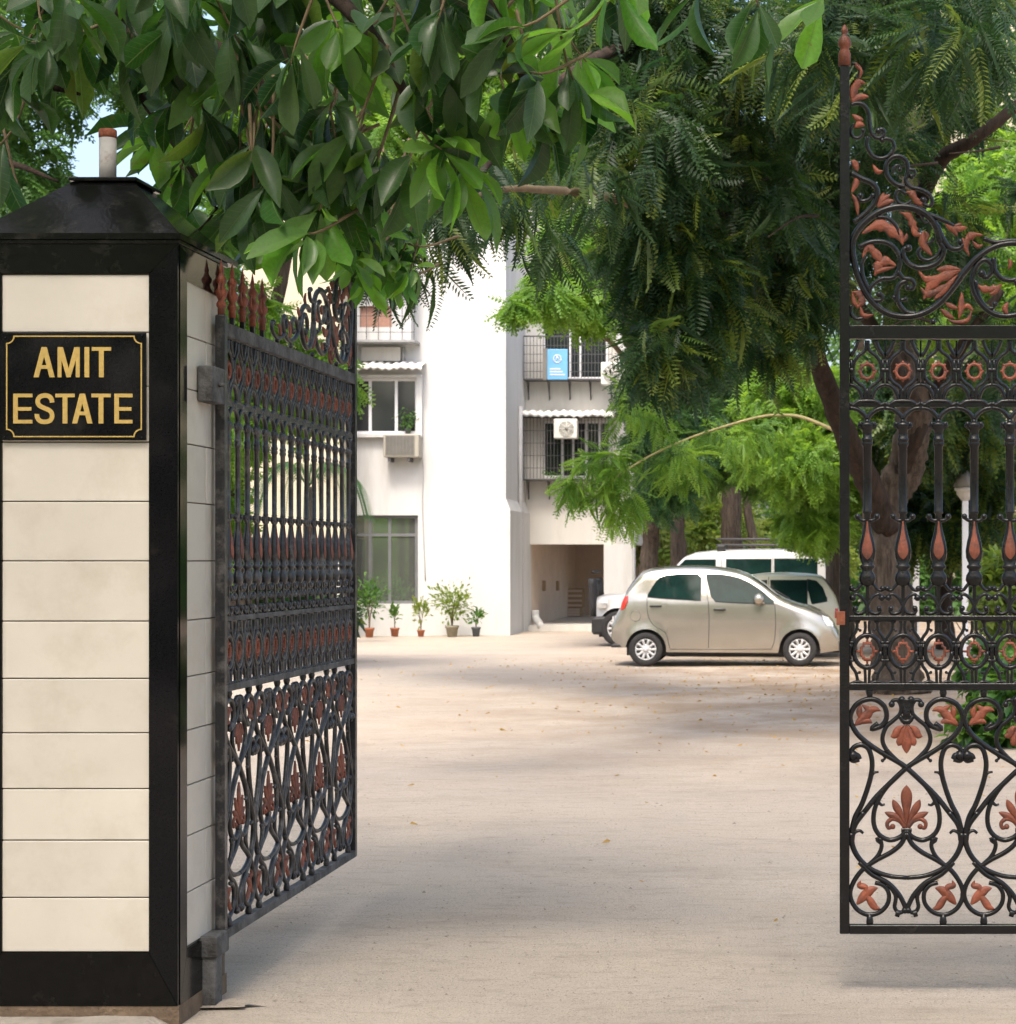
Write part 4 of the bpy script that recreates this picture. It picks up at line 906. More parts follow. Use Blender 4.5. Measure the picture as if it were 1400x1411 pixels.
# blue notice board on the upper balcony
a, b = P(754, 523, YR-.6), P(782, 481, YR-.6); t = thing('blue_board', (a.x, YR-.6, a.z), 'pale blue notice board with white emblem on the upper balcony', 'sign')
MB().box(a.x, b.x, YR-.6, YR-.5, a.z, b.z, .01).build('board', M['blue'], t); MB().box(a.x-.1, a.x-.005, YR-.6, YR-.4, a.z, b.z+.02).build('board_side', M['acgrey'], t)
mb = MB(); cx, cz = (a.x+b.x)/2, b.z-.22
mb.tube([Vector((cx+.085*math.cos(i*pi/8), YR-.606, cz+.085*math.sin(i*pi/8))) for i in range(17)], .012, None, 5, raw=True)
for s in (-1, 1): mb.tube([(cx, YR-.606, cz+.06), (cx+s*.05, YR-.606, cz-.05)], .010, None, 5, 1)
for i in range(3): mb.box(a.x+.06, b.x-.06-.05*i, YR-.606, YR-.601, a.z+.10+.065*i, a.z+.125+.065*i)
mb.build('board_print', M['white'], t)

# beige house seen through the open gate, dark open ground floor
def beige():
    Y = 43.5; t = thing('beige_house', (xw(400, Y), Y, 0), 'beige house wall above a dark open ground floor seen through the open gate', 'building')
    mb = MB(); mb.box(xw(333, Y), xw(468, Y), Y, Y+.9, zw(741, Y), 9); mb.build('wall', M['beige_wall'], t)
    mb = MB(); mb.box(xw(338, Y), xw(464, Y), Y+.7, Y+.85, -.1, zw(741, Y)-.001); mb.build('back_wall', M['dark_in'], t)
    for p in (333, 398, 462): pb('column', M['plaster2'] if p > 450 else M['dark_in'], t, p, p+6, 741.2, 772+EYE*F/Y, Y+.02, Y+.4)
beige()
# compound wall running left from the gate pillar
t = thing('compound_wall', (-6, 7.6, 0), 'cream compound wall with a dark coping running left from the gate pillar', 'wall')
MB().box(-9.5, -2.95, 7.45, 7.7, -.1, 1.95).build('wall', M['beige_wall'], t); MB().box(-9.52, -2.95, 7.42, 7.73, 1.951, 2.02, .008).build('coping', M['granite_rough'], t)
# boundary wall
t = tag(MB().box(-4.2, .6, 58, 58.25, -.1, 1.75).build('boundary_wall', M['plaster2']), 'low pale boundary wall behind the parked cars', 'wall')

# ------------------------------------------------------------- cars
def interp(pts):
    xs = [p[0] for p in pts]; ys = [p[1] for p in pts]
    return lambda x: float(np.interp(x, xs, ys))
def smooth(f, h=.04): return lambda x: (f(x-h)+2*f(x)+f(x+h))/4
def car(name, label, L, w0, top, bot, belt, arches, rw, paint, windows, seams, handles, rearglass, frontglass, lights, extra=None, arch_r=None, tumble=.36):
    t = thing(name, (0, 0, 0), label, 'car')
    zt = smooth(interp(top)); zb0 = interp(bot); ar = arch_r or rw*1.2
    plan_ = lambda x: w0*(1-.20*max(0, (abs(x-L/2)/(L/2)))**5-.05*max(0, (abs(x-L/2)/(L/2)-.6)/.4)**2)
    def zb(x):
        z = zb0(x)
        for ax in arches:
            d = abs(x-ax)
            if d < ar: z = max(z, rw+math.sqrt(ar*ar-d*d))
        return z
    zs = lambda x: min(belt(x), zt(x)-.05)
    def sidey(x, z):
        p = plan_(x); s_ = zs(x); b0 = zb0(x)
        if z <= s_:
            u = max(0, min(1, (z-b0)/(s_-b0))); y = p*(1-.055*(1-u)**2-.035*u**4)
            for ax in arches:
                dd = math.hypot(x-ax, z-rw); y += .018*math.exp(-((dd-ar)/.07)**2)
            return y
        return p*.965-tumble*(z-s_)
    xs = sorted(set([i*L/90 for i in range(91)]+[ax+ar*math.cos(pi*k/16)*(.999) for ax in arches for k in range(17)]))
    rings = []
    for x in xs:
        b_, s_, tt = zb(x), zs(x), zt(x); ring = []
        s_ = max(s_, b_+.03)
        for k in range(9): z = b_+(s_-b_)*k/8; ring.append((x, sidey(x, z), z))
        gt = max(tt-.045, s_+.004)
        for k in range(1, 4): z = s_+(gt-s_)*k/3; ring.append((x, sidey(x, z) if gt > s_+.005 else ring[8][1]-.01*k, z))
        yr = ring[-1][1]
        ring += [(x, yr-.035, gt+.028), (x, yr-.11, tt), (x, yr*.5, tt+.018), (x, 0, tt+.024)]
        rings.append(ring)
    mb = MB(); n = len(rings[0]); V = []
    for r in rings: V += [(a, -b, c) for a, b, c in r]+[(a, b, c) for a, b, c in r[-2::-1]]
    m = 2*n-1; Fc = []
    for i in range(len(rings)-1):
        for k in range(m-1): Fc.append((i*m+k, (i+1)*m+k, (i+1)*m+k+1, i*m+k+1))
    Fc += [tuple(range(m)), tuple(range((len(rings))*m-1, (len(rings)-1)*m-1, -1))]
    mb.add(V, Fc, True); body = mb.build('body', paint, t)
    # wheel housings and floor
    mb = MB(); mb.box(.25, L-.25, -w0*.72, w0*.72, .17, .50)
    for ax in arches:
        for s in (-1, 1): mb.lathe([(ar*.99, 0), (ar*.99, w0*.3)], (ax, (w0-.05) if s > 0 else -(w0*.7)+.0, rw), 24, axis='y')
    mb = MB(); mb.box(.3, L-.3, -w0*.74, w0*.74, .16, .48)
    for ax in arches: mb.box(ax-ar*.98, ax+ar*.98, -w0*.735, w0*.735, .16, rw+ar*.9)
    mb.build('underbody', M['plastic'], t)
    ends = MB()
    # glass
    def sidepatch(px_, up, lo, off=.007, nx_=14, nz=4, s=-1):
        x0, x1 = px_; V = []; Fc = []; u, l_ = interp(up), interp(lo)
        for i in range(nx_+1):
            x = x0+(x1-x0)*i/nx_
            for j in range(nz+1): z = l_(x)+(u(x)-l_(x))*j/nz; V.append((x, s*(sidey(x, z)+off), z))
        for i in range(nx_):
            for j in range(nz): a = i*(nz+1)+j; Fc.append((a, a+nz+1, a+nz+2, a+1))
        return V, Fc
    for (rng_, up, lo) in windows:
        for s in (-1, 1):
            f = MB(); f.add(*sidepatch((rng_[0]-.012, rng_[1]+.012), [(a, b+.012) for a, b in up], [(a, b-.014) for a, b in lo], .004, s=s), True); fo = f.build('window_seal', M['plastic'], t)
            f = MB(); f.add(*sidepatch(rng_, up, lo, .009, s=s), True); f.build('pane', M['carglass'], fo)
    def toppatch(x0, x1, inset, nm, m_='carglass'):
        V = []; Fc = []
        for i in range(9):
            x = x0+(x1-x0)*i/8; z = zt(x); yr = sidey(x, z-.045)-.09-inset
            for j in range(7): q = -1+2*j/6; V.append((x, yr*q, z+.012+.016*(1-q*q)))
        for i in range(8):
            for j in range(6): a = i*7+j; Fc.append((a, a+1, a+8, a+7))
        f = MB(); f.add(V, Fc, True); return f.build(nm, M[m_], t)
    if rearglass: toppatch(*rearglass, .02, 'rear_window')
    if frontglass: toppatch(*frontglass, .02, 'windscreen')
    for pts in seams:
        for s in (-1, 1):
            q = spline([(a, 0, b) for a, b in pts], 8); q = [Vector((p.x, s*(sidey(p.x, p.z)+.0), p.z)) for p in q]
            MB().tube(q, .0045, None, 4, raw=True).build('door_seam', M['plastic'], t)
    for (x, z) in handles:
        for s in (-1, 1):
            y = s*(sidey(x, z)+.012); MB().lathe([(.001, -.095), (.028, -.08), (.036, -.03), (.036, .03), (.028, .08), (.001, .095)], (x, y, z), 10, .5, axis='x').build('door_handle', M['plastic'], t)
    for (nm, m_, pts, off) in lights:
        for s in (-1, 1):
            f = MB(); xs_ = [p[0] for p in pts]; V = [(x, s*(sidey(x, z)+off), z) for x, z in pts]; cx = sum(xs_)/len(pts); cz = sum(p[1] for p in pts)/len(pts)
            V.append((cx, s*(sidey(cx, cz)+off+.014), cz)); k = len(pts); f.add(V, [(i, (i+1) % k, k) for i in range(k)], True); f.build(nm, M[m_], t)
    # wheels
    mb = MB(); wt = .085
    mb.lathe([(rw*.60, -.02), (rw*.63, -wt), (rw*.80, -wt*1.05), (rw*.95, -wt*.95), (rw, -wt*.7), (rw, wt*.7), (rw*.95, wt*.95), (rw*.80, wt*1.05), (rw*.63, wt), (rw*.60, .02)], (0, 0, 0), 30, axis='y'); tyre = mb.mesh('wheel', M['rubber'])
    mb = MB(); r = rw*.64; mb.lathe([(r, .045), (r, .082), (r*.93, .086), (r*.88, .062), (r*.3, .055), (r*.001, .055)], (0, 0, 0), 30, axis='y')
    mb.mi = [1 if sum(mb.v[f[0]][q]**2 for q in (0, 2))**.5 > r*.87 else 0 for f in mb.f]; mb.m = 1
    mb.lathe([(r*.55, .05), (r*.5, .066), (r*.2, .072), (.001, .072)], (0, 0, 0), 20, axis='y')
    mb2 = mb
    for k in range(10):
        a = 2*pi*k/10; ca, sa = math.cos(a), math.sin(a); mb.tube([(ca*r*.2, -.058, sa*r*.2), (ca*r*.55, -.070, sa*r*.55), (ca*r*.92, -.078, sa*r*.92)], r*.09, r*.125, 6, 3, flat=.5)
    mb.lathe([(r*.27, .05), (r*.24, .085), (r*.12, .095), (.001, .095)], (0, 0, 0), 14, axis='y'); mb.mi = [1]*len(mb.f); mb.m = 0
    for k in range(10):
        a = 2*pi*(k+.5)/10; ca, sa = math.cos(a), math.sin(a); mb.tube([(ca*r*.50, -.066, sa*r*.50), (ca*r*.84, -.070, sa*r*.84)], r*.06, r*.105, 6, 2, flat=.35)
    rim = mb.mesh('rim', [M['plastic'], M['rim']])
    for ax in arches:
        for s in (-1, 1):
            o = inst('wheel', tyre, t, (ax, s*(w0-.105), rw)); i_ = inst('rim', rim, o, (ax, s*(w0-.105), rw))
            if s > 0: o.rotation_euler = (0, 0, pi)
    if extra: extra(t, sidey, zt)
    return t
k1 = .002977
def cc(x, y): return ((x-150)*k1, (700-y)*k1)
def hatch_extra(t, sy_, zt):
    for s in (-1, 1):
        x, z = cc(905, 358); y = s*(sy_(x, z)+.085)
        m = MB(); m.ball((x, y, z), .085, 12); m.tube([(x+.05, y-s*.01, z-.04), (x+.10, y-s*.09, z-.09)], .022, None, 6, 2); m.build('wing_mirror', M['silver'], t)
        x, z = cc(277, 443); m = MB(); q = [Vector((x+.08*math.cos(i*pi/12), s*(sy_(x+.08*math.cos(i*pi/12), z+.08*math.sin(i*pi/12))+.001), z+.08*math.sin(i*pi/12))) for i in range(25)]
        if s < 0: m.tube(q, .0045, None, 4, raw=True); m.build('fuel_flap', M['acgrey'], t)
    # rear and front bumpers, number plates
    m = MB(); m.box(.0, .25, -.60, .60, cc(0, 606)[1], cc(0, 590)[1], .01); m.build('rear_valance', M['plastic'], t)
    m = MB(); m.box(-.014, -.002, -.25, .25, .62, .74); m.build('number_plate', M['white'], t)
    L_ = 3.46; m = MB(); m.box(L_-.10, L_+.012, -.52, .52, .22, .36, .02); m.build('front_valance', M['plastic'], t)
    m = MB(); m.tube([(cc(985, 0)[0], -.45, zt(cc(985, 0)[0])+.05), (cc(1060, 0)[0], -.38, zt(cc(1060, 0)[0])+.04)], .012, None, 5, 1); m.build('wiper', M['plastic'], t)
def cc3(x, y, yy): a, b = cc(x, y); return (a, yy, b)
def pl(L_): return [cc(*p) for p in L_]
hx = car('parked_car', 'silver beige hatchback parked side-on, nearest of the cars', 3.46, .75,
    pl([(150, 500), (156, 462), (172, 438), (192, 405), (208, 360), (228, 318), (262, 268), (300, 224), (350, 207), (430, 198), (520, 194), (610, 195), (700, 202), (790, 217), (850, 238), (920, 282), (990, 336), (1040, 364), (1100, 386), (1160, 400), (1215, 422), (1262, 455), (1296, 495), (1312, 545)]),
    pl([(150, 560), (175, 592), (215, 606), (440, 628), (1010, 632), (1200, 636), (1312, 622)]),
    lambda x: float(np.interp(x, [cc(200, 0)[0], cc(340, 0)[0], cc(985, 0)[0], cc(1312, 0)[0]], [(700-350)*k1, (700-352)*k1, (700-384)*k1, (700-500)*k1])),
    [cc(330, 0)[0], cc(1112, 0)[0]], 86*k1, M['silver'],
    [((cc(342, 0)[0], cc(607, 0)[0]), pl([(342, 338), (368, 285), (392, 256), (430, 240), (500, 234), (594, 233), (607, 252)]), pl([(342, 346), (400, 352), (607, 364)])),
     ((cc(637, 0)[0], cc(978, 0)[0]), pl([(637, 234), (700, 235), (750, 240), (810, 256), (860, 280), (920, 318), (978, 372)]), pl([(637, 240), (660, 340), (668, 368), (800, 376), (978, 381)]))],
    [pl([(612, 225), (632, 300), (648, 380), (652, 480), (648, 606)]), pl([(335, 348), (342, 440), (372, 492), (430, 530), (452, 606)]), pl([(985, 385), (990, 470), (985, 560), (972, 606)]), pl([(452, 612), (700, 614), (972, 612)]), pl([(1060, 380), (1150, 405), (1230, 445)])],
    [cc(380, 394), cc(705, 411)], (cc(222, 0)[0], cc(290, 0)[0]), (cc(872, 0)[0], cc(1010, 0)[0]),
    [('tail_light', 'red', pl([(199, 415), (204, 378), (222, 345), (238, 343), (236, 372), (222, 405), (206, 415)]), .012), ('headlight', 'lamp', pl([(1226, 440), (1256, 452), (1280, 478), (1284, 500), (1250, 496), (1236, 470)]), .008)], hatch_extra, 104*k1)
hx.location = (P(840.7, 0, 31.8).x, 31.8+.75, -.005)
# white utility vehicle with roof rack, facing left (its nose is at x = L before turning)
k2 = .003679
def u(x, y): return ((1260-x)*k2, (589-y)*k2)
def ul(L_): return sorted([u(*p) for p in L_])
def suv_extra(t, sy_, zt):
    L_ = u(75, 0)[0]
    m = MB(); m.box(L_-.25, L_+.08, -.78, .78, u(0, 532)[1], u(0, 440)[1], .05); m.build('front_bumper', M['plastic'], t)
    m = MB()
    for s in (-1, 1):
        m.tube([(L_+.06, s*.55, u(0, 440)[1]), (L_+.09, s*.55, 1.25), (L_+.04, s*.5, u(0, 335)[1])], .07, None, 8, 4)
    for z in (1.2, 1.38): m.tube([(L_+.07, -.6, z), (L_+.07, .6, z)], .03, None, 8, 1)
    m.build('bull_bar', M['plastic'], t)
    MB().box(L_+.081, L_+.092, .1, .5, .80, .92).build('number_plate', M['white'], t)
    MB().box(L_-.22, L_-.12, .798, .812, .80, .90).build('number_plate', M['white'], t)
    for s in (-1, 1): MB().box(L_-.20, L_-.02, s*.70-.08, s*.70+.08, u(0, 400)[1], u(0, 368)[1], .02).build('headlight', M['lamp'], t)
    a, b = u(1210, 0)[0], u(690, 0)[0]; zr = u(0, 100)[1]
    r = thing('roof_rack', (0, 0, 0), None, None); r.parent = None; bpy.data.objects.remove(r)
    m = MB()
    for z in (zr+.09, zr+.20):
        for s in (-1, 1): m.tube([(a, s*.62, z), (b, s*.62, z)], .018, None, 6, 1)
        for x in (a, b): m.tube([(x, -.62, z), (x, .62, z)], .018, None, 6, 1)
    for i in range(12): x = a+(b-a)*i/11; m.tube([(x, -.62, zr+.09), (x, .62, zr+.09)], .014, None, 5, 1)
    rk = m.build('roof_rack', M['grill'], t)
    for x in (a+.1, (a+b)/2-.45, b-.08):
        for s in (-1, 1): MB().box(x-.08, x+.08, s*.66-.04, s*.66+.04, zr-.10, zr+.08, .015).build('rack_foot', M['plastic'], t)
zS = lambda y: (589-y)*k2
sv_ = car('parked_car', 'white utility vehicle with roof rack and black bull bar, farthest of the cars', u(75, 0)[0], .84,
    ul([(75, 345), (110, 334), (200, 328), (330, 315), (400, 290), (440, 235), (480, 185), (520, 140), (580, 118), (700, 105), (900, 100), (1200, 102), (1240, 125), (1252, 230), (1258, 380)]),
    ul([(75, 520), (150, 560), (300, 600), (1000, 600), (1258, 590)]),
    lambda x: zS(250) if x > .2 else zS(250), [u(190, 0)[0], u(1010, 0)[0]], 88*k2, M['carwhite'],
    [((u(683, 0)[0], u(505, 0)[0]), sorted([u(683, 152), (u(530, 152)), u(505, 180)]), sorted([u(683, 236), u(505, 236)])),
     ((u(966, 0)[0], u(740, 0)[0]), sorted([u(966, 150), u(740, 150)]), sorted([u(966, 236), u(740, 236)])),
     ((u(1200, 0)[0], u(985, 0)[0]), sorted([u(1200, 148), u(985, 148)]), sorted([u(1200, 236), u(985, 236)]))],
    [[u(715, 130), u(718, 300), u(715, 580)], [u(975, 130), u(978, 300), u(975, 580)], [u(925, 150), u(930, 236)]], [u(700, 280), u(960, 280)], None, (u(470, 0)[0], u(415, 0)[0]), [], suv_extra, 105*k2, .16)
sv_.rotation_euler = (0, 0, pi); sv_.location = (P(1142, 0, 39.3).x, 39.3+.84, 0)
k3 = .003276
def v(x, y): return ((1322-x)*k3, (643-y)*k3)
def vl(L_): return sorted([v(*p) for p in L_])
cr_ = car('parked_car', 'cream hatchback parked half hidden behind the silver car', v(330, 0)[0], .76,
    vl([(330, 500), (345, 455), (400, 420), (560, 395), (700, 330), (800, 258), (860, 236), (940, 226), (1060, 224), (1180, 230), (1238, 243), (1262, 275), (1290, 315), (1310, 350), (1320, 420)]),
    vl([(330, 560), (500, 600), (1100, 600), (1318, 570)]),
    lambda x: v(0, 378)[1], [v(470, 0)[0], v(1160, 0)[0]], 84*k3, M['carcream'],
    [((v(1256, 0)[0], v(1160, 0)[0]), sorted([v(1256, 350), v(1240, 300), v(1205, 262), v(1160, 254)]), sorted([v(1256, 362), v(1180, 376), v(1160, 300)])),
     ((v(1165, 0)[0]+.03, v(972, 0)[0]), sorted([v(1150, 258), v(972, 258)]), sorted([v(1165, 376), v(972, 376)])),
     ((v(950, 0)[0], v(780, 0)[0]), sorted([v(950, 258), v(850, 262), v(780, 330)]), sorted([v(950, 376), v(780, 376)]))],
    [[v(960, 240), v(962, 380), v(958, 580)], [v(1170, 380), v(1172, 480)]], [v(1120, 405), v(900, 405)], (v(1300, 0)[0], v(1250, 0)[0]), (v(800, 0)[0], v(720, 0)[0]), [('tail_light', 'red', [v(1316, 400), v(1300, 400), v(1298, 450), v(1314, 450)], .01)], None, 103*k3)
cr_.rotation_euler = (0, 0, pi); cr_.location = (P(1157, 0, 35).x, 35.0+.76, 0)

# ------------------------------------------------------------- potted plants by the wall
def potplant(px, py, r, h, pm, kind, label, fw, fh, m, n):
    Y = EYE*F/(py-VY); c = P(px, py, Y); c.z = 0; k = Y/F; r *= k; h *= k; fw *= k; fh *= k
    t = thing('potted_plant', c, label, 'potted plant', 'potted plants along the white wall')
    MB().lathe([(r*.68, 0), (r*.9, h*.8), (r, h*.8), (r*1.03, h), (r*.9, h), (r*.85, h*.9), (.01, h*.88)], c, 18).build('pot', M[pm], t)
    mb = MB(); tips = []
    for i in range(kind):
        a = R.uniform(0, 2*pi); d = fw*R.uniform(.2, .7); e = c+Vector((math.cos(a)*d, math.sin(a)*d, h+fh*R.uniform(.55, .95))); tips.append(e)
        mb.tube([c+Vector((0, 0, h*.8)), c+Vector((math.cos(a)*d*.25, math.sin(a)*d*.25, h+fh*.35)), e], .012, .004, 5, 4)
    mb.build('stem', M['twig'], t)
    ps = []; 
    for _ in range(n):
        e = tips[R.randrange(len(tips))]; ps.append(e+Vector((R.gauss(0, fw*.28), R.gauss(0, fw*.28), R.gauss(0, fh*.17)-.02)))
    ps = np.array([tuple(p) for p in ps]); d = ps-np.array([c.x, c.y, h+fh*.4]); d += N.normal(0, fw*.4, d.shape)
    V, Tn, A = scatter(LFs, ps, d, N.uniform(.06, .13, len(ps)))
    inst('foliage', tri_mesh('foliage', V-np.array(c), Tn, M[m], A), t, c, kind='stuff')
potplant(509, 878, 7, 13, 'pot', 9, 'tall bushy shrub in a clay pot, leftmost by the gate', 22, 55, 'L_mid', 420)
potplant(544, 877, 6.5, 12, 'pot', 2, 'small thin plant in a clay pot under the window', 7, 28, 'L_mid', 70)
potplant(580, 877, 5.5, 9, 'pot', 3, 'slender pale-leaved plant in the smallest clay pot', 9, 38, 'L_yell', 150)
potplant(623, 877, 9.5, 15, 'pot2', 12, 'widest bushy variegated plant in a cement pot', 26, 46, 'L_yell', 520)
potplant(656, 877, 6.5, 13, 'pot3', 4, 'little dark plant in a grey pot, rightmost by the corner', 9, 19, 'L_mid', 90)
c = P(562, 597, YW-.08); t = thing('sill_plant', c, 'small potted plant on the first floor window sill', 'potted plant')
MB().lathe([(.05, 0), (.075, .10)], c, 12).build('pot', M['grill'], t); ps = N.normal(0, .11, (110, 3))+np.array([c.x, c.y, c.z+.26]); V, Tn, A = scatter(LFs, ps, rnd_unit(110), N.uniform(.06, .12, 110)); inst('foliage', tri_mesh('foliage', V-np.array(c), Tn, M['L_mid'], A), t, c, kind='stuff')

# ------------------------------------------------------------- lamp posts behind the closed gate
def post(px, topy, Y, w_, label, cap=True):
    c = P(px, 0, Y); c.z = 0; h = EYE-(topy-VY)/F*Y; t = thing('lamp_post', c, label, 'lamp post')
    MB().box(c.x-w_, c.x+w_, Y-w_, Y+w_, -.05, h, .01).build('post', M['wframe' if cap else 'rgrill'], t)
    if cap:
        k = Y/F; mb = MB()
        mb.lathe([(5*k, 0), (12*k, 9*k), (12*k, 13*k), (15*k, 14*k), (15*k, 18*k)], (c.x, Y, h), 4); mb.build('capital', M['plaster2'], t)
        MB().lathe([(17*k, 19*k), (9*k, 36*k), (2*k, 42*k)], (c.x, Y, h), 4).build('lamp_roof', M['acgrey'], t)
post(1330, 690, 34, .05, 'white post with a flared lamp capital behind the closed gate')
post(1262, 770, 46, .07, 'thin white post farther back beside the big tree trunk', False)
# ------------------------------------------------------------- trees
def tree(name, base, label, group=None): return thing(name, base, label, 'tree', group)
def PB(px, Y): p = P(px, 0, Y); p.z = 0; return p
# T1 : the big dark tree behind the closed gate
b0 = PB(1238, 25.5); t1 = tree('feathery_tree', b0, 'big dark feathery-leaved tree with twisted trunk behind the closed gate')
MB().tube([b0-Vector((0, 0, .1)), P(1236, 930, 25.5), P(1228, 840, 25.5), P(1218, 740, 25.5), P(1222, 690, 25.5), P(1250, 640, 25.4), P(1258, 560, 25), P(1240, 470, 25), P(1245, 330, 24), P(1260, 150, 24), P(1240, -50, 24)], lambda t_: .30-.17*t_+.13*max(0, .12-t_)/.12, None, 22, 9, rough=.16).build('trunk', M['bark'], t1)
limb(t1, [(1222, 730, 25.4), (1195, 660, 25), (1165, 600, 24.6), (1135, 520, 24), (1112, 455, 23.5), (1085, 380, 23), (1040, 300, 22), (960, 230, 21)], .17, .05, M['bark_dark'])
limb(t1, [(1240, 660, 25.4), (1262, 600, 25), (1290, 540, 25), (1330, 470, 24), (1380, 400, 24)], .12, .05, M['bark_dark'])
limb(t1, [(1112, 455, 23.5), (1150, 380, 23), (1160, 250, 23), (1140, 120, 22), (1150, -60, 22)], .11, .05, M['bark_dark'])
limb(t1, [(1262, 560, 24.8), (1195, 440, 23), (1120, 330, 21), (1010, 300, 19), (900, 290, 18)], .09, .03, M['bark_dark'])
limb(t1, [(1250, 330, 24), (1290, 230, 22), (1345, 190, 21), (1420, 130, 21)], .10, .05, M['bark_dark'])
limb(t1, [(1160, 250, 23), (1040, 120, 20), (900, 60, 18), (760, 120, 16), (640, 270, 14.5)], .09, .02, M['bark_dark'])
limb(t1, [(900, 290, 18), (830, 270, 16), (760, 262, 15), (690, 262, 14.4), (600, 290, 14.2)], .045, .015, M['twig'])
for k in range(14):
    x, y, Y = R.uniform(820, 1380), R.uniform(20, 470), R.uniform(17, 23)
    limb(t1, [(x, y, Y), (x-30, y+R.uniform(-5, 12), Y-.2), (x-70, y+R.uniform(5, 35), Y-.5)], .016, .005, M['bark_dark'], 'twig', 5, 0, 4)
crown('crown', t1, [B(900, 40, 18, 110, 90, 1.6, 85), B(1010, 150, 20, 120, 110, 1.8, 110), B(895, 210, 17.5, 70, 90, 1.4, 80), B(1020, 290, 19.5, 130, 90, 1.6, 120), B(955, 385, 18.5, 80, 55, 1.2, 80), B(1085, 400, 20.5, 60, 60, 1.2, 50),
    B(908, 480, 17.5, 20, 42, .5, 20), B(935, 480, 18.5, 40, 28, .8, 22), B(900, 350, 18, 50, 60, 1, 40), B(1110, 60, 17.5, 110, 80, 1.5, 75), B(1250, 20, 16.5, 150, 55, 1.4, 60), B(1180, 200, 21.5, 90, 100, 1.5, 75), B(1300, 140, 23, 60, 60, 1.4, 26), B(1275, 330, 23, 70, 80, 1.4, 34), B(1060, 480, 21.5, 45, 30, .8, 12),
    B(855, 60, 19, 40, 70, 1.3, 22), B(1000, -100, 20, 330, 90, 3, 110), B(1300, -90, 19, 180, 80, 3, 50), B(1130, 310, 22, 60, 90, 1.2, 40), B(1220, 420, 23.5, 60, 30, 1, 14), B(1380, 480, 24, 60, 60, 1, 14), B(1420, 260, 23, 50, 60, 1, 10)],
    M['L_dark'], FR, .38, 9, .8, .9)
crown('hanging_fronds', t1, [B(690, 210, 15, 50, 50, .9, 9), B(575, 300, 14.2, 46, 26, .6, 20), B(620, 270, 14.4, 22, 26, .5, 7), B(705, 275, 14, 26, 14, .3, 7), B(748, 322, 14.2, 18, 16, .3, 5), B(540, 350, 14.6, 45, 28, .5, 14), B(810, 250, 16, 34, 30, .7, 10)],
    M['L_dark'], FRn, .36, 5, 1.1, .6)
crown('near_fronds', t1, [B(1340, 40, 12.5, 50, 30, .4, 9), B(1260, 50, 12.8, 40, 30, .4, 8), B(1110, 60, 13, 60, 30, .5, 9), B(1180, 100, 13, 30, 30, .3, 4)], M['L_dark'], FRn, .40, 6, .8, .7)
MB().tube([P(1165, 600, 24.6), P(1112, 577, 24.8), P(1080, 572, 25), P(1040, 576, 25), P(960, 600, 24.6), P(900, 626, 24.3), P(860, 650, 24), P(835, 670, 23.8)], .022, .008, 8, 6, rough=.1).build('arching_branch', M['twig_pale'], t1)
crown('branch_fronds', t1, [B(835, 640, 24, 42, 22, .4, 22), B(850, 690, 24, 26, 34, .4, 16), B(880, 560, 24.5, 45, 30, .5, 14), B(930, 630, 24.6, 50, 26, .5, 16), B(1020, 600, 25, 60, 22, .5, 14), B(800, 660, 23.8, 20, 14, .3, 7)], M['L_light'], FR, .30, 7, .7, .7)
# lit lacy tree hanging before the building's right bay
b0 = PB(895, 45); t2 = tree('feathery_tree', b0, 'light green lacy tree hanging over the grey bay of the building')
MB().tube([b0-Vector((0, 0, .1)), P(893, 800, 45), P(897, 740, 45), P(905, 650, 44), P(890, 540, 42), P(850, 430, 40), P(800, 350, 38)], .24, .06, 10, 8, rough=.12).build('trunk', M['bark'], t2)
limb(t2, [(890, 540, 42), (840, 470, 39), (770, 440, 37), (720, 420, 36)], .06, .015, M['twig'])
crown('crown', t2, [B(800, 380, 38, 80, 55, 1.6, 150), B(755, 405, 36.5, 34, 22, 1, 48), B(812, 425, 37.5, 26, 16, .8, 40), B(868, 400, 39, 50, 36, 1.4, 80), B(785, 335, 38, 45, 36, 1.5, 60), B(850, 330, 40, 80, 50, 1.6, 80), B(712, 420, 36, 16, 8, .4, 9)], M['L_light'], FRm, .36, 9, .7, .9)
# middle trees
def midtree(px, Y, pts, r, blobs, m, label, size=.3, per=13, tm='bark', tp=FRm, grp='feathery trees behind the parked cars'):
    b_ = PB(px, Y); t = tree('feathery_tree', b_, label, grp)
    MB().tube([b_-Vector((0, 0, .1))]+[P(*p) for p in pts], r, r*.3, 10, 7, rough=.12).build('trunk', M[tm], t)
    crown('crown', t, blobs, M[m], tp, size, per, .7, .9); return t
midtree(937, 44, [(936, 780, 44), (934, 720, 44), (940, 640, 44), (950, 500, 43), (960, 380, 43)], .20, [B(930, 600, 41, 65, 60, 1.8, 210), B(960, 500, 42, 70, 60, 2, 170), B(900, 530, 41, 45, 60, 1.5, 100), B(920, 680, 41.5, 45, 30, 1.2, 60), B(960, 380, 43, 90, 70, 2, 110)], 'L_blue', 'blue green feathery tree with slim trunk, left of the middle trees')
midtree(1010, 50, [(1008, 740, 50), (1008, 680, 50), (1005, 600, 50), (1020, 480, 49), (1010, 350, 48)], .30, [B(1010, 560, 46, 80, 60, 2, 190), B(1040, 470, 47, 90, 60, 2, 170), B(970, 640, 46, 50, 35, 1.4, 70), B(1060, 640, 45, 50, 40, 1.4, 90)], 'L_mid', 'tall tree with thick straight pale trunk behind the cars')
midtree(1045, 52, [(1040, 760, 52), (1030, 700, 52), (1020, 600, 52), (1030, 450, 52)], .16, [B(1060, 560, 52, 70, 60, 2, 90)], 'L_mid', 'slender leaning tree right of the thick pale trunk')
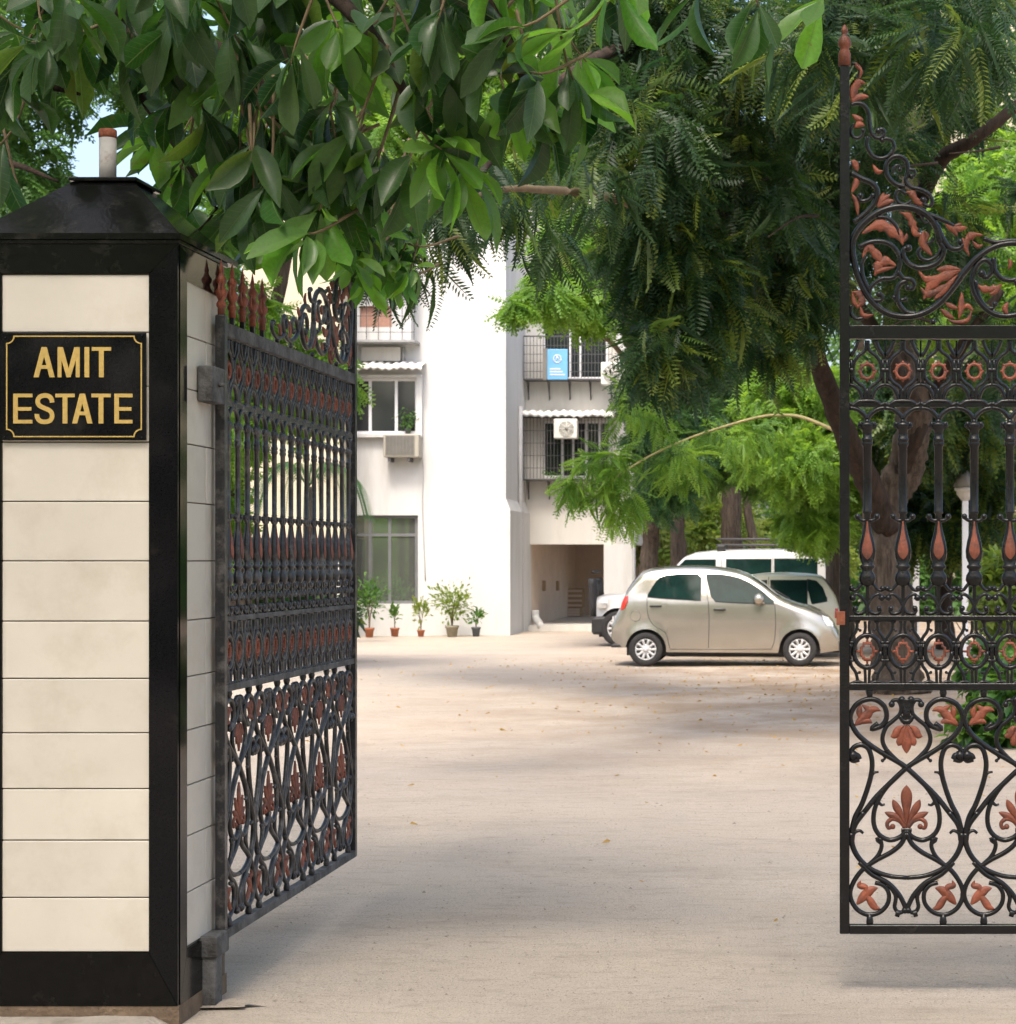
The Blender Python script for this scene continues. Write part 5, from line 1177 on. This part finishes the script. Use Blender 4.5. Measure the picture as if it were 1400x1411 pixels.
midtree(1160, 37, [(1155, 800, 37), (1150, 700, 37), (1145, 600, 37), (1120, 480, 36.5)], .26, [B(1110, 640, 34, 62, 50, 1.5, 200), B(1080, 560, 34.5, 62, 45, 1.5, 150), B(1140, 560, 35, 50, 60, 1.5, 130), B(1120, 720, 34.5, 46, 26, 1.2, 70), B(1050, 620, 34, 40, 30, 1, 60), B(1160, 670, 36, 30, 60, 1, 60)], 'L_light', 'bright green tree whose low crown hangs over the cream car', .28)
midtree(1110, 42, [(1130, 790, 41), (1125, 740, 41)], .05, [B(1105, 790, 40.5, 36, 18, .6, 30)], 'L_blue', 'low blue green feathery sapling beside the roof rack', .4)
# trees behind the closed gate
midtree(1305, 38, [(1300, 820, 38), (1308, 700, 38), (1290, 560, 38)], .2, [B(1300, 560, 34, 90, 90, 2, 150), B(1360, 680, 36, 60, 90, 2, 120), B(1200, 560, 36, 60, 70, 2, 90), B(1290, 720, 37, 70, 50, 2, 80), B(1220, 680, 38, 60, 60, 2, 80)], 'L_dark', 'dark tree directly behind the closed gate', .4, 9, 'bark_dark')
midtree(1420, 30, [(1420, 700, 30), (1400, 500, 30), (1380, 300, 30)], .2, [B(1340, 330, 30, 60, 70, 1.6, 130), B(1380, 250, 31, 60, 60, 1.6, 80), B(1290, 420, 30, 40, 35, 1, 50), B(1420, 420, 30, 60, 90, 1.6, 90)], 'L_light', 'bright green tree glimpsed through the crest of the closed gate', .34)
# top left: fine-leaved lit trees behind the broad leaves
midtree(-160, 28, [(-150, 700, 28), (-160, 400, 28), (-150, 200, 28), (-120, 0, 28)], .14, [B(0, 250, 27, 80, 100, 1.6, 110), B(10, 100, 27, 90, 90, 1.6, 100), B(230, 330, 28, 130, 60, 1.6, 110), B(220, 90, 29, 90, 90, 1.6, 100), B(60, -40, 28, 200, 60, 2, 120)], 'L_mid', 'fine-leaved tree behind the pillar at the left edge', .34, 8, grp='lit trees behind the broad leaves')
midtree(330, 30, [(330, 760, 30), (335, 600, 30), (380, 420, 30), (430, 200, 30)], .2, [B(330, 200, 30, 90, 110, 1.6, 120), B(440, 120, 29, 90, 120, 1.6, 140), B(330, 580, 29, 40, 60, 1, 70), B(400, 520, 30, 90, 70, 1.2, 150), B(320, 440, 29, 60, 70, 1.2, 80), B(300, 700, 29.5, 26, 90, .8, 60)], 'L_light', 'light green tree seen above and through the open gate', .32, 9, grp='lit trees behind the broad leaves')
midtree(560, 33, [(520, 60, 33)], .02, [B(560, 190, 25, 80, 90, 1.6, 110), B(560, 60, 26, 110, 80, 1.6, 110), B(660, 150, 24, 80, 90, 1.6, 90), B(500, 300, 26, 50, 50, 1, 40), B(620, 280, 24, 60, 30, 1, 26), B(760, 60, 24, 80, 80, 1.6, 50)], 'L_light', 'x', .42, 7) if False else None
b0 = PB(330, 24); tm_ = tree('feathery_tree', Vector((-12.5, 22, 0)), 'light green feathery tree arching in over the building from the left', 'lit trees behind the broad leaves')
MB().tube([Vector((-12.5, 22, -.1)), Vector((-12.3, 22, 4)), Vector((-11, 23, 9)), P(330, -90, 25), P(480, -30, 25), P(600, 80, 25), P(680, 160, 24)], .2, .03, 9, 6, rough=.1).build('trunk', M['bark'], tm_)
crown('crown', tm_, [B(560, 190, 25, 70, 80, 1.6, 90), B(560, 60, 26, 110, 80, 1.6, 100), B(660, 130, 24, 80, 90, 1.6, 90), B(500, 290, 26, 45, 40, 1, 30), B(620, 265, 24, 60, 25, 1, 20), B(760, 60, 24, 80, 80, 1.6, 70), B(790, 180, 23, 60, 60, 1.4, 60), B(720, 240, 23, 60, 30, 1, 26), B(600, -80, 25, 200, 60, 2, 90)], M['L_light'], FRm, .34, 9, .6, .9)
# far background: the wood behind the boundary wall
mb = MB()
bt = thing('background_wood', (8, 66, 0), 'dense background wood behind the boundary wall', 'trees'); bt['kind'] = 'stuff'
blobs = []
for i in range(54):
    for z_ in (3.5, 9, 15, 20): blobs.append((Vector((-14+i*1.15+R.uniform(-1.5, 1.5), R.uniform(61, 72), z_+R.uniform(-2, 2))), (2.6, 2, 2.6), 11))
for i in range(22):
    for z_ in (3, 8): blobs.append((Vector((-38+i*1.3, R.uniform(52, 60), z_+R.uniform(-1.5, 1.5))), (2.6, 2, 2.6), 16))
for i in range(22): blobs.append((Vector((.5+i*.9, R.uniform(56, 60), 1.2)), (1.2, 1, 1.1), 26))
crown('crown', bt, blobs, M['L_mid'], FRl, .8, 7, .4, 1)
crown('undergrowth', bt, [B(930, 740, 55, 60, 30, 1, 60), B(1000, 720, 56, 60, 40, 1, 60), B(960, 690, 57, 60, 20, 1, 30), B(1120, 760, 50, 60, 30, 1, 40)], M['L_yell'], FRl, .5, 7, .2, 1)
for x in (-3, 1.5, 4.2, 7, 9.5, 12): MB().tube([Vector((x, 62, 0)), Vector((x+.2, 62, 4)), Vector((x+R.uniform(-1, 1), 62, 9))], .22, .1, 8, 4, rough=.1).build('trunk', M['bark_dark'], bt)
# shrubs to the right, behind the closed gate
def shrub(px, Y, blobs, m, label, size=.16, tp=LFs, per=9):
    b_ = PB(px, Y); t = thing('shrub', b_, label, 'shrub')
    mb = MB()
    for i in range(6): mb.tube([b_, b_+Vector((R.uniform(-.3, .3), R.uniform(-.3, .3), .5)), b_+Vector((R.uniform(-.6, .6), R.uniform(-.4, .4), R.uniform(.7, 1.1)))], .02, .006, 5, 3)
    mb.build('stem', M['twig'], t); crown('foliage', t, blobs, M[m], tp, size, per, .2, 1, floor=.0)
shrub(1365, 20, [B(1360, 1000, 18.5, 45, 40, .5, 90), B(1400, 960, 18.5, 50, 60, .6, 90), B(1370, 930, 19.5, 40, 40, .5, 60)], 'L_mid', 'low green shrub at the foot of the closed gate panel')
shrub(1375, 27, [B(1375, 820, 26, 26, 60, .6, 110), B(1410, 850, 26, 30, 80, .6, 80)], 'L_yell', 'yellow green shrub behind the balusters of the closed gate', .2)
shrub(350, 34, [B(350, 830, 33, 40, 40, .6, 60), B(420, 850, 33, 40, 26, .6, 50), B(460, 850, 33.5, 30, 20, .5, 26)], 'L_dark', 'dark low hedge in front of the beige house', .24)
# palm leaf tips beside the gate, in front of the white wall
b0 = PB(425, 40); t = thing('palm', b0, 'palm whose frond tip shows beside the open gate against the white wall', 'palm')
MB().tube([b0, Vector((b0.x, b0.y, 3.0))], .12, .09, 8, 4, rough=.1).build('trunk', M['bark'], t)
for k in range(11):
    a = 2*pi*k/11; c = Vector((b0.x, b0.y, 3.0)); L_ = 1.12; d = Vector((math.cos(a), math.sin(a), 0))
    q = spline([c, c+d*L_*.4+Vector((0, 0, .45)), c+d*L_*.8+Vector((0, 0, .1)), c+d*L_+Vector((0, 0, -.6))], 8)
    mb = MB(); mb.tube(q, .014, .004, 4, raw=True)
    side = d.cross(Vector((0, 0, 1)))
    for i in range(3, len(q)-1):
        for s in (-1, 1):
            for j in (0, .5):
                p = q[i].lerp(q[i+1], j); e = p+side*s*.30+d*.14+Vector((0, 0, -.16)); mb.add([p, p+d*.028, e], [(0, 1, 2)])
    mb.build('frond', M['L_blue'], t)

# ------------------------------------------------------------- the near broad-leaved tree
TB = Vector((-5.2, 9.6, 0)); tn = tree('broadleaf_tree', TB, 'near tree whose large glossy leaves hang over the pillar and the open gate')
MB().tube([TB-Vector((0, 0, .1)), TB+Vector((.1, 0, 2.2)), TB+Vector((.5, -.2, 4.2)), TB+Vector((1.4, -.6, 5.4))], .24, .12, 12, 6, rough=.1).build('trunk', M['bark'], tn)
def nb(pts, r0, r1): limb(tn, pts, r0, r1, M['bark_dark'], 'branch', 7, .1, 6)
tp_ = TB+Vector((1.4, -.6, 5.4))
nb([TB+Vector((.5, -.2, 4.2)), P(60, -60, 8.8), P(180, 20, 8.4), P(330, 90, 8.0), P(420, 230, 7.9), P(430, 330, 7.8)], .07, .012)
nb([tp_, P(300, -120, 8), P(420, -40, 7.8), P(520, 60, 7.6), P(580, 180, 7.7)], .06, .012)
nb([tp_, P(450, -150, 7.6), P(620, -60, 7.3), P(700, 60, 7.3), P(740, 150, 7.5)], .06, .012)
nb([TB+Vector((.3, -.1, 3.4)), P(-40, 240, 9.2), P(10, 225, 9.0), P(80, 250, 8.8)], .04, .006)
nb([P(-60, 60, 8.6), P(40, 110, 8.4), P(110, 130, 8.3)], .03, .006)
nb([P(180, 20, 8.4), P(190, 120, 8.3), P(240, 200, 8.2), P(300, 290, 8.2)], .022, .005)
nb([P(265, 325, 8.3), P(290, 300, 8.3), P(330, 240, 8.2)], .006, .004)
leafm = [MB() for _ in LF]
LFM = {}
for mk in ('L_near', 'L_young_lit', 'dead'):
    LFM[mk] = [tri_mesh('leaf', tv, tt, M[mk], lco=tv) for tv, tt in LF]
leaves = []     # (position, direction, size, material)
def whorl(px, py, Y, n, mk='L_near', size=.24, down=.5, axis=None, stem=True):
    c = P(px, py, Y); 
    if px < 520 and py > 300: # stay clear of the gate plane
        ymax = 2.07*F/max(1, VX-px)
        if px > 330 and c.y > ymax: c = P(px, py, ymax)
    ax = Vector(axis) if axis else Vector((R.uniform(-.5, .5), R.uniform(-.6, .2), R.uniform(-.9, .1)))
    ax.normalize(); u_ = ax.orthogonal().normalized(); v_ = ax.cross(u_)
    for k in range(n):
        a = 2.4*k+R.uniform(-.3, .3); sp = R.uniform(.55, 1.15); d = ax*math.cos(sp)+(u_*math.cos(a)+v_*math.sin(a))*math.sin(sp)
        d.z -= down*R.uniform(.5, 1.4); d.normalize()
        leaves.append((c-ax*k*.012+d*.02, d, size*R.uniform(.7, 1.12), mk))
    if stem: 
        q = [c, c-ax*.10+Vector((0, 0, .03)), c-ax*.25+Vector((R.uniform(-.05, .05), 0, .14))]
        MB().tube(q, .0035, .007, 5, 3).build('twig', M['twig'], tn)
# placed groups, surveyed from the photograph
for px, py, Y, n, mk in ((418, 322, 7.5, 7, 'L_young_lit'), (340, 270, 8.0, 7, 'L_near'), (440, 290, 7.6, 5, 'L_young_lit'), (300, 255, 8.3, 4, 'L_near'),
    (480, 195, 7.6, 6, 'L_young_lit'), (520, 215, 7.7, 7, 'L_near'), (608, 205, 7.5, 8, 'L_young_lit'), (560, 230, 7.7, 6, 'L_near'), (640, 235, 7.6, 4, 'L_young_lit'), (505, 260, 8.0, 6, 'L_young_lit'), (470, 250, 7.8, 6, 'L_near'),
    (455, 150, 7.6, 7, 'L_near'), (400, 90, 7.4, 8, 'L_near'), (330, 60, 7.6, 8, 'L_near'), (250, 40, 7.8, 8, 'L_near'), (180, 60, 8.2, 8, 'L_near'), (60, 40, 8.0, 8, 'L_near'), (20, 60, 8.2, 7, 'L_near'), (100, 60, 8.3, 6, 'L_near'),
    (230, 150, 8.0, 7, 'L_near'), (290, 170, 7.9, 8, 'L_near'), (215, 190, 8.2, 5, 'L_young_lit'), (300, 110, 7.9, 6, 'L_young_lit'), (375, 180, 7.8, 8, 'L_near'), (420, 200, 7.9, 7, 'L_near'), (250, 230, 8.2, 5, 'L_near'), (330, 220, 8.1, 6, 'L_young_lit'),
    (600, 40, 7.3, 9, 'L_near'), (640, 80, 7.4, 7, 'L_near'), (590, 100, 7.5, 7, 'L_near'), (700, 40, 7.2, 8, 'L_near'), (730, 100, 7.3, 8, 'L_near'), (700, 140, 7.5, 6, 'L_young_lit'), (750, 160, 7.5, 6, 'L_near'), (790, 110, 7.5, 6, 'L_near'), (800, 140, 7.6, 5, 'L_young_lit'), (780, 40, 7.4, 7, 'L_young_lit'), (500, 40, 7.6, 7, 'L_near'), (540, 60, 7.9, 6, 'L_young_lit'),
    (460, 60, 7.7, 7, 'L_young_lit'), (1045, 10, 7.6, 4, 'L_near'), (1130, 0, 7.8, 4, 'L_young_lit'), (960, -10, 7.6, 3, 'L_near'), (20, 130, 8.3, 6, 'L_near'), (35, 285, 8.8, 4, 'L_near'), (0, 200, 8.5, 4, 'L_near'), (640, 150, 7.6, 7, 'L_near'), (15, 95, 8.1, 5, 'L_near'), (140, 20, 8, 6, 'L_near')):
    whorl(px, py, Y, n, mk)
for k in range(36):
    px = R.uniform(-20, 860); py = R.uniform(-60, 70 if px < 300 else 40); whorl(px, py, R.uniform(7.2, 8.6), 7, 'L_near' if R.random() < .6 else 'L_young_lit')
for k in range(20):
    px = R.uniform(330, 470); py = R.uniform(150, 285); whorl(px, py, R.uniform(7.5, 8.2), 5, 'L_near')
for px, py, Y in ((275, 305, 8.25), (303, 300, 8.25), (700, 240, 7.8)): whorl(px, py-8, Y, 1, 'dead', .11, 1.5, (0, 0, -1), False)
for k in range(20):
    px = R.uniform(170, 850); py = R.uniform(-40, 300 if px < 480 else 150); whorl(px, py, R.uniform(8.5, 9.6), 6, 'L_near' if R.random() < .85 else 'L_young_lit', .24)
# the smaller-leaved sprays farther back (500-560, 280-420)
for k in range(34): whorl(R.uniform(486, 565), R.uniform(290, 395), R.uniform(9.8, 11.2), 7, R.choice(('L_young_lit', 'L_near')), .16, .3)
vis = [l for l in leaves if l[0].y < 9.7]; rest = [l for l in leaves if l[0].y >= 9.7]
vis.sort(key=lambda l: (-(l[2]/l[0].y) if (-.0 < (VX+l[0].x/l[0].y*F) < 1400 and VY-(l[0].z-EYE)/l[0].y*F > -30) else 1))
one, rest = vis[:300], rest+vis[300:]
for p, d, s, mk in one:
    o = bpy.data.objects.new('leaf', R.choice(LFM[mk])); link(o, tn, p)
    x_ = d; up = Vector((R.gauss(0, .7), R.gauss(0, .6)-.2, 1)); y_ = up.cross(x_).normalized(); z_ = x_.cross(y_)
    m = Matrix((x_, y_, z_)).transposed(); o.rotation_euler = m.to_euler(); o.scale = (s, s*R.uniform(.9, 1.15), s)
for mk in ('L_near', 'L_young_lit'):
    r_ = [l for l in rest if l[3] == mk]
    V, Tn, A = scatter(LF, np.array([tuple(l[0]) for l in r_]), np.array([tuple(l[1]) for l in r_]), np.array([l[2] for l in r_]))
    inst('leaves', tri_mesh('leaves', V-np.array(TB), Tn, M[mk], A, lco=np.concatenate(scatter.lco)), tn, TB, kind='stuff')
# the tree's crown goes on over the driveway and shades it
n = 4800; Yc = N.uniform(-6, 14, n); Xc = N.uniform(-9.5, 3.5, n)
zlo = np.where(Yc > 1, EYE+.27*Yc+.75, 3.9); Zc = zlo+N.uniform(0, 1, n)**1.3*2.2+.25*np.sin(Xc*1.3)*np.cos(Yc*.9)
keep = (np.sin(Xc*1.1+1.7)*np.cos(Yc*.75+.4)+.45*np.sin(Xc*2.9+Yc*2.3)) > np.where(Yc < 11, -2, -.5)
pos = np.stack([Xc, Yc, Zc], 1)[keep]; dd = rnd_unit(len(pos)); dd[:, 2] = dd[:, 2]*.4-.25
V, Tn, A = scatter(LFs, pos, dd, N.uniform(.32, .44, len(pos)))
inst('overhead_leaves', tri_mesh('overhead_leaves', V-np.array(TB), Tn, M['L_near'], A), tn, TB, kind='stuff')
for k in range(7):
    a = tp_; e = Vector((-5+k*1.5, R.uniform(0, 12), 0)); e.z = max(4.8, EYE+.27*e.y+1.6); limb(tn, [a, a.lerp(e, .5)+Vector((0, 0, .5)), e], .06, .015, M['bark_dark'], 'branch', 7, .1, 5)
# garden across the street side, mirrored in the ground floor window
for (x, y, wh) in ((-14.6, 22, 'farthest from the street'), (-16.4, 14, 'in the middle'), (-17.6, 8, 'nearest the street')):
    t = tree('garden_tree', Vector((x, y, 0)), 'garden tree outside the picture reflected in the window, '+wh, 'garden trees beside the street')
    MB().tube([Vector((x, y, -.1)), Vector((x, y, 2.5))], .15, .1, 8, 4).build('trunk', M['bark'], t)
    crown('crown', t, [(Vector((x, y, 2.6)), (1.5, 1.3, 1.1), 70), (Vector((x+.6, y, .8)), (1.6, 1, .8), 60)], M['L_light'], FRl, .45, 7, .3, 1)
# unseen trees added behind the camera so granite, iron and glass reflect less sky
st = thing('added_street_trees', (0, -16, 0), 'unseen dense trees added behind the viewer to darken reflections', 'trees'); st['kind'] = 'stuff'
crown('crown', st, [(Vector((-30+i*3.2, -16+3*math.sin(i*1.7), z_)), (2.6, 2, 2.2), 60) for i in range(19) for z_ in (1.5, 5, 8.5)], M['L_dark'], LFs, 1.0, 2, .3, 1)
for x in (-22, -9, 3, 14): MB().tube([Vector((x, -16, 0)), Vector((x+.3, -16, 4)), Vector((x, -16, 8))], .3, .1, 8, 4, rough=.1).build('trunk', M['bark_dark'], st)
# pale block of flats beyond the trees
fb = thing('far_building', (P(1400, 0, 82).x, 82, 0), 'pale beige block glimpsed through the leaves at the upper right', 'building')
hs = [(x, x+1.5, z, z+1.6) for x in (5.5, 9, 12.5, 16) for z in (3, 6.2, 9.4, 12.6, 15.8, 19)]
m_ = MB(); holewall(m_, 4, 22, -.1, 25, 82, 82.3, hs); m_.build('wall', M['beige_wall'], fb)
for h_ in hs: MB().box(h_[0], h_[1], 82.15, 82.2, h_[2], h_[3]).build('window', M['glass'], fb)
# ------------------------------------------------------------- litter on the ground
n = 2400; Yl = 8+N.rand(n)**.55*26; Xl = N.uniform(-.27, .10, n)*Yl
k = (N.rand(n) < np.clip((Yl-12)/14, .08, 1)*np.clip((Xl/Yl+.22)/.2, .15, 1)); Yl, Xl = Yl[k], Xl[k]
pos = np.stack([Xl, Yl, np.full(len(Xl), .008)], 1); dd = rnd_unit(len(pos)); dd[:, 2] = .05
V, Tn, A = scatter([leaf_tpl(.25, -.15, .3, 3)], pos, dd, N.uniform(.022, .06, len(pos)))
o = bpy.data.objects.new('fallen_leaves', tri_mesh('fallen_leaves', V, Tn, M['dead'], A)); link(o); tag(o, 'scattered dry leaves on the driveway', 'leaves', kind='stuff')
n = 2600; Yl = 7.6+N.rand(n)**1.4*26; Xl = N.uniform(-.27, .10, n)*Yl; mb = MB()
for x, y in zip(Xl, Yl):
    r = R.uniform(.0025, .007)*(1.9 if R.random() < .06 else 1); mb.add([(x-r, y, 0), (x+r, y-r*.3, 0), (x+r*.3, y+r, 0), (x-r*.1, y-r, .001), (x, y, r*.9)], [(0, 3, 4), (3, 1, 4), (1, 2, 4), (2, 0, 4)])
o = mb.build('pebbles', M['stone']); tag(o, 'small pebbles and grit on the driveway', 'pebbles', kind='stuff')
def crack(pts, w_):
    q = spline([Vector((P(a, b, EYE*F/(b-VY)).x, EYE*F/(b-VY), 0)) for a, b in pts], 6); V = []
    for i, p in enumerate(q): j = R.uniform(.5, 1.4)*w_; V += [(p.x-j*.4+R.uniform(-.01, .01), p.y-j, .004), (p.x+j*.4, p.y+j, .004)]
    mb = MB(); mb.add(V, [(2*i, 2*i+2, 2*i+3, 2*i+1) for i in range(len(q)-1)]); o = mb.build('crack', M['soil']); tag(o, kind='structure')
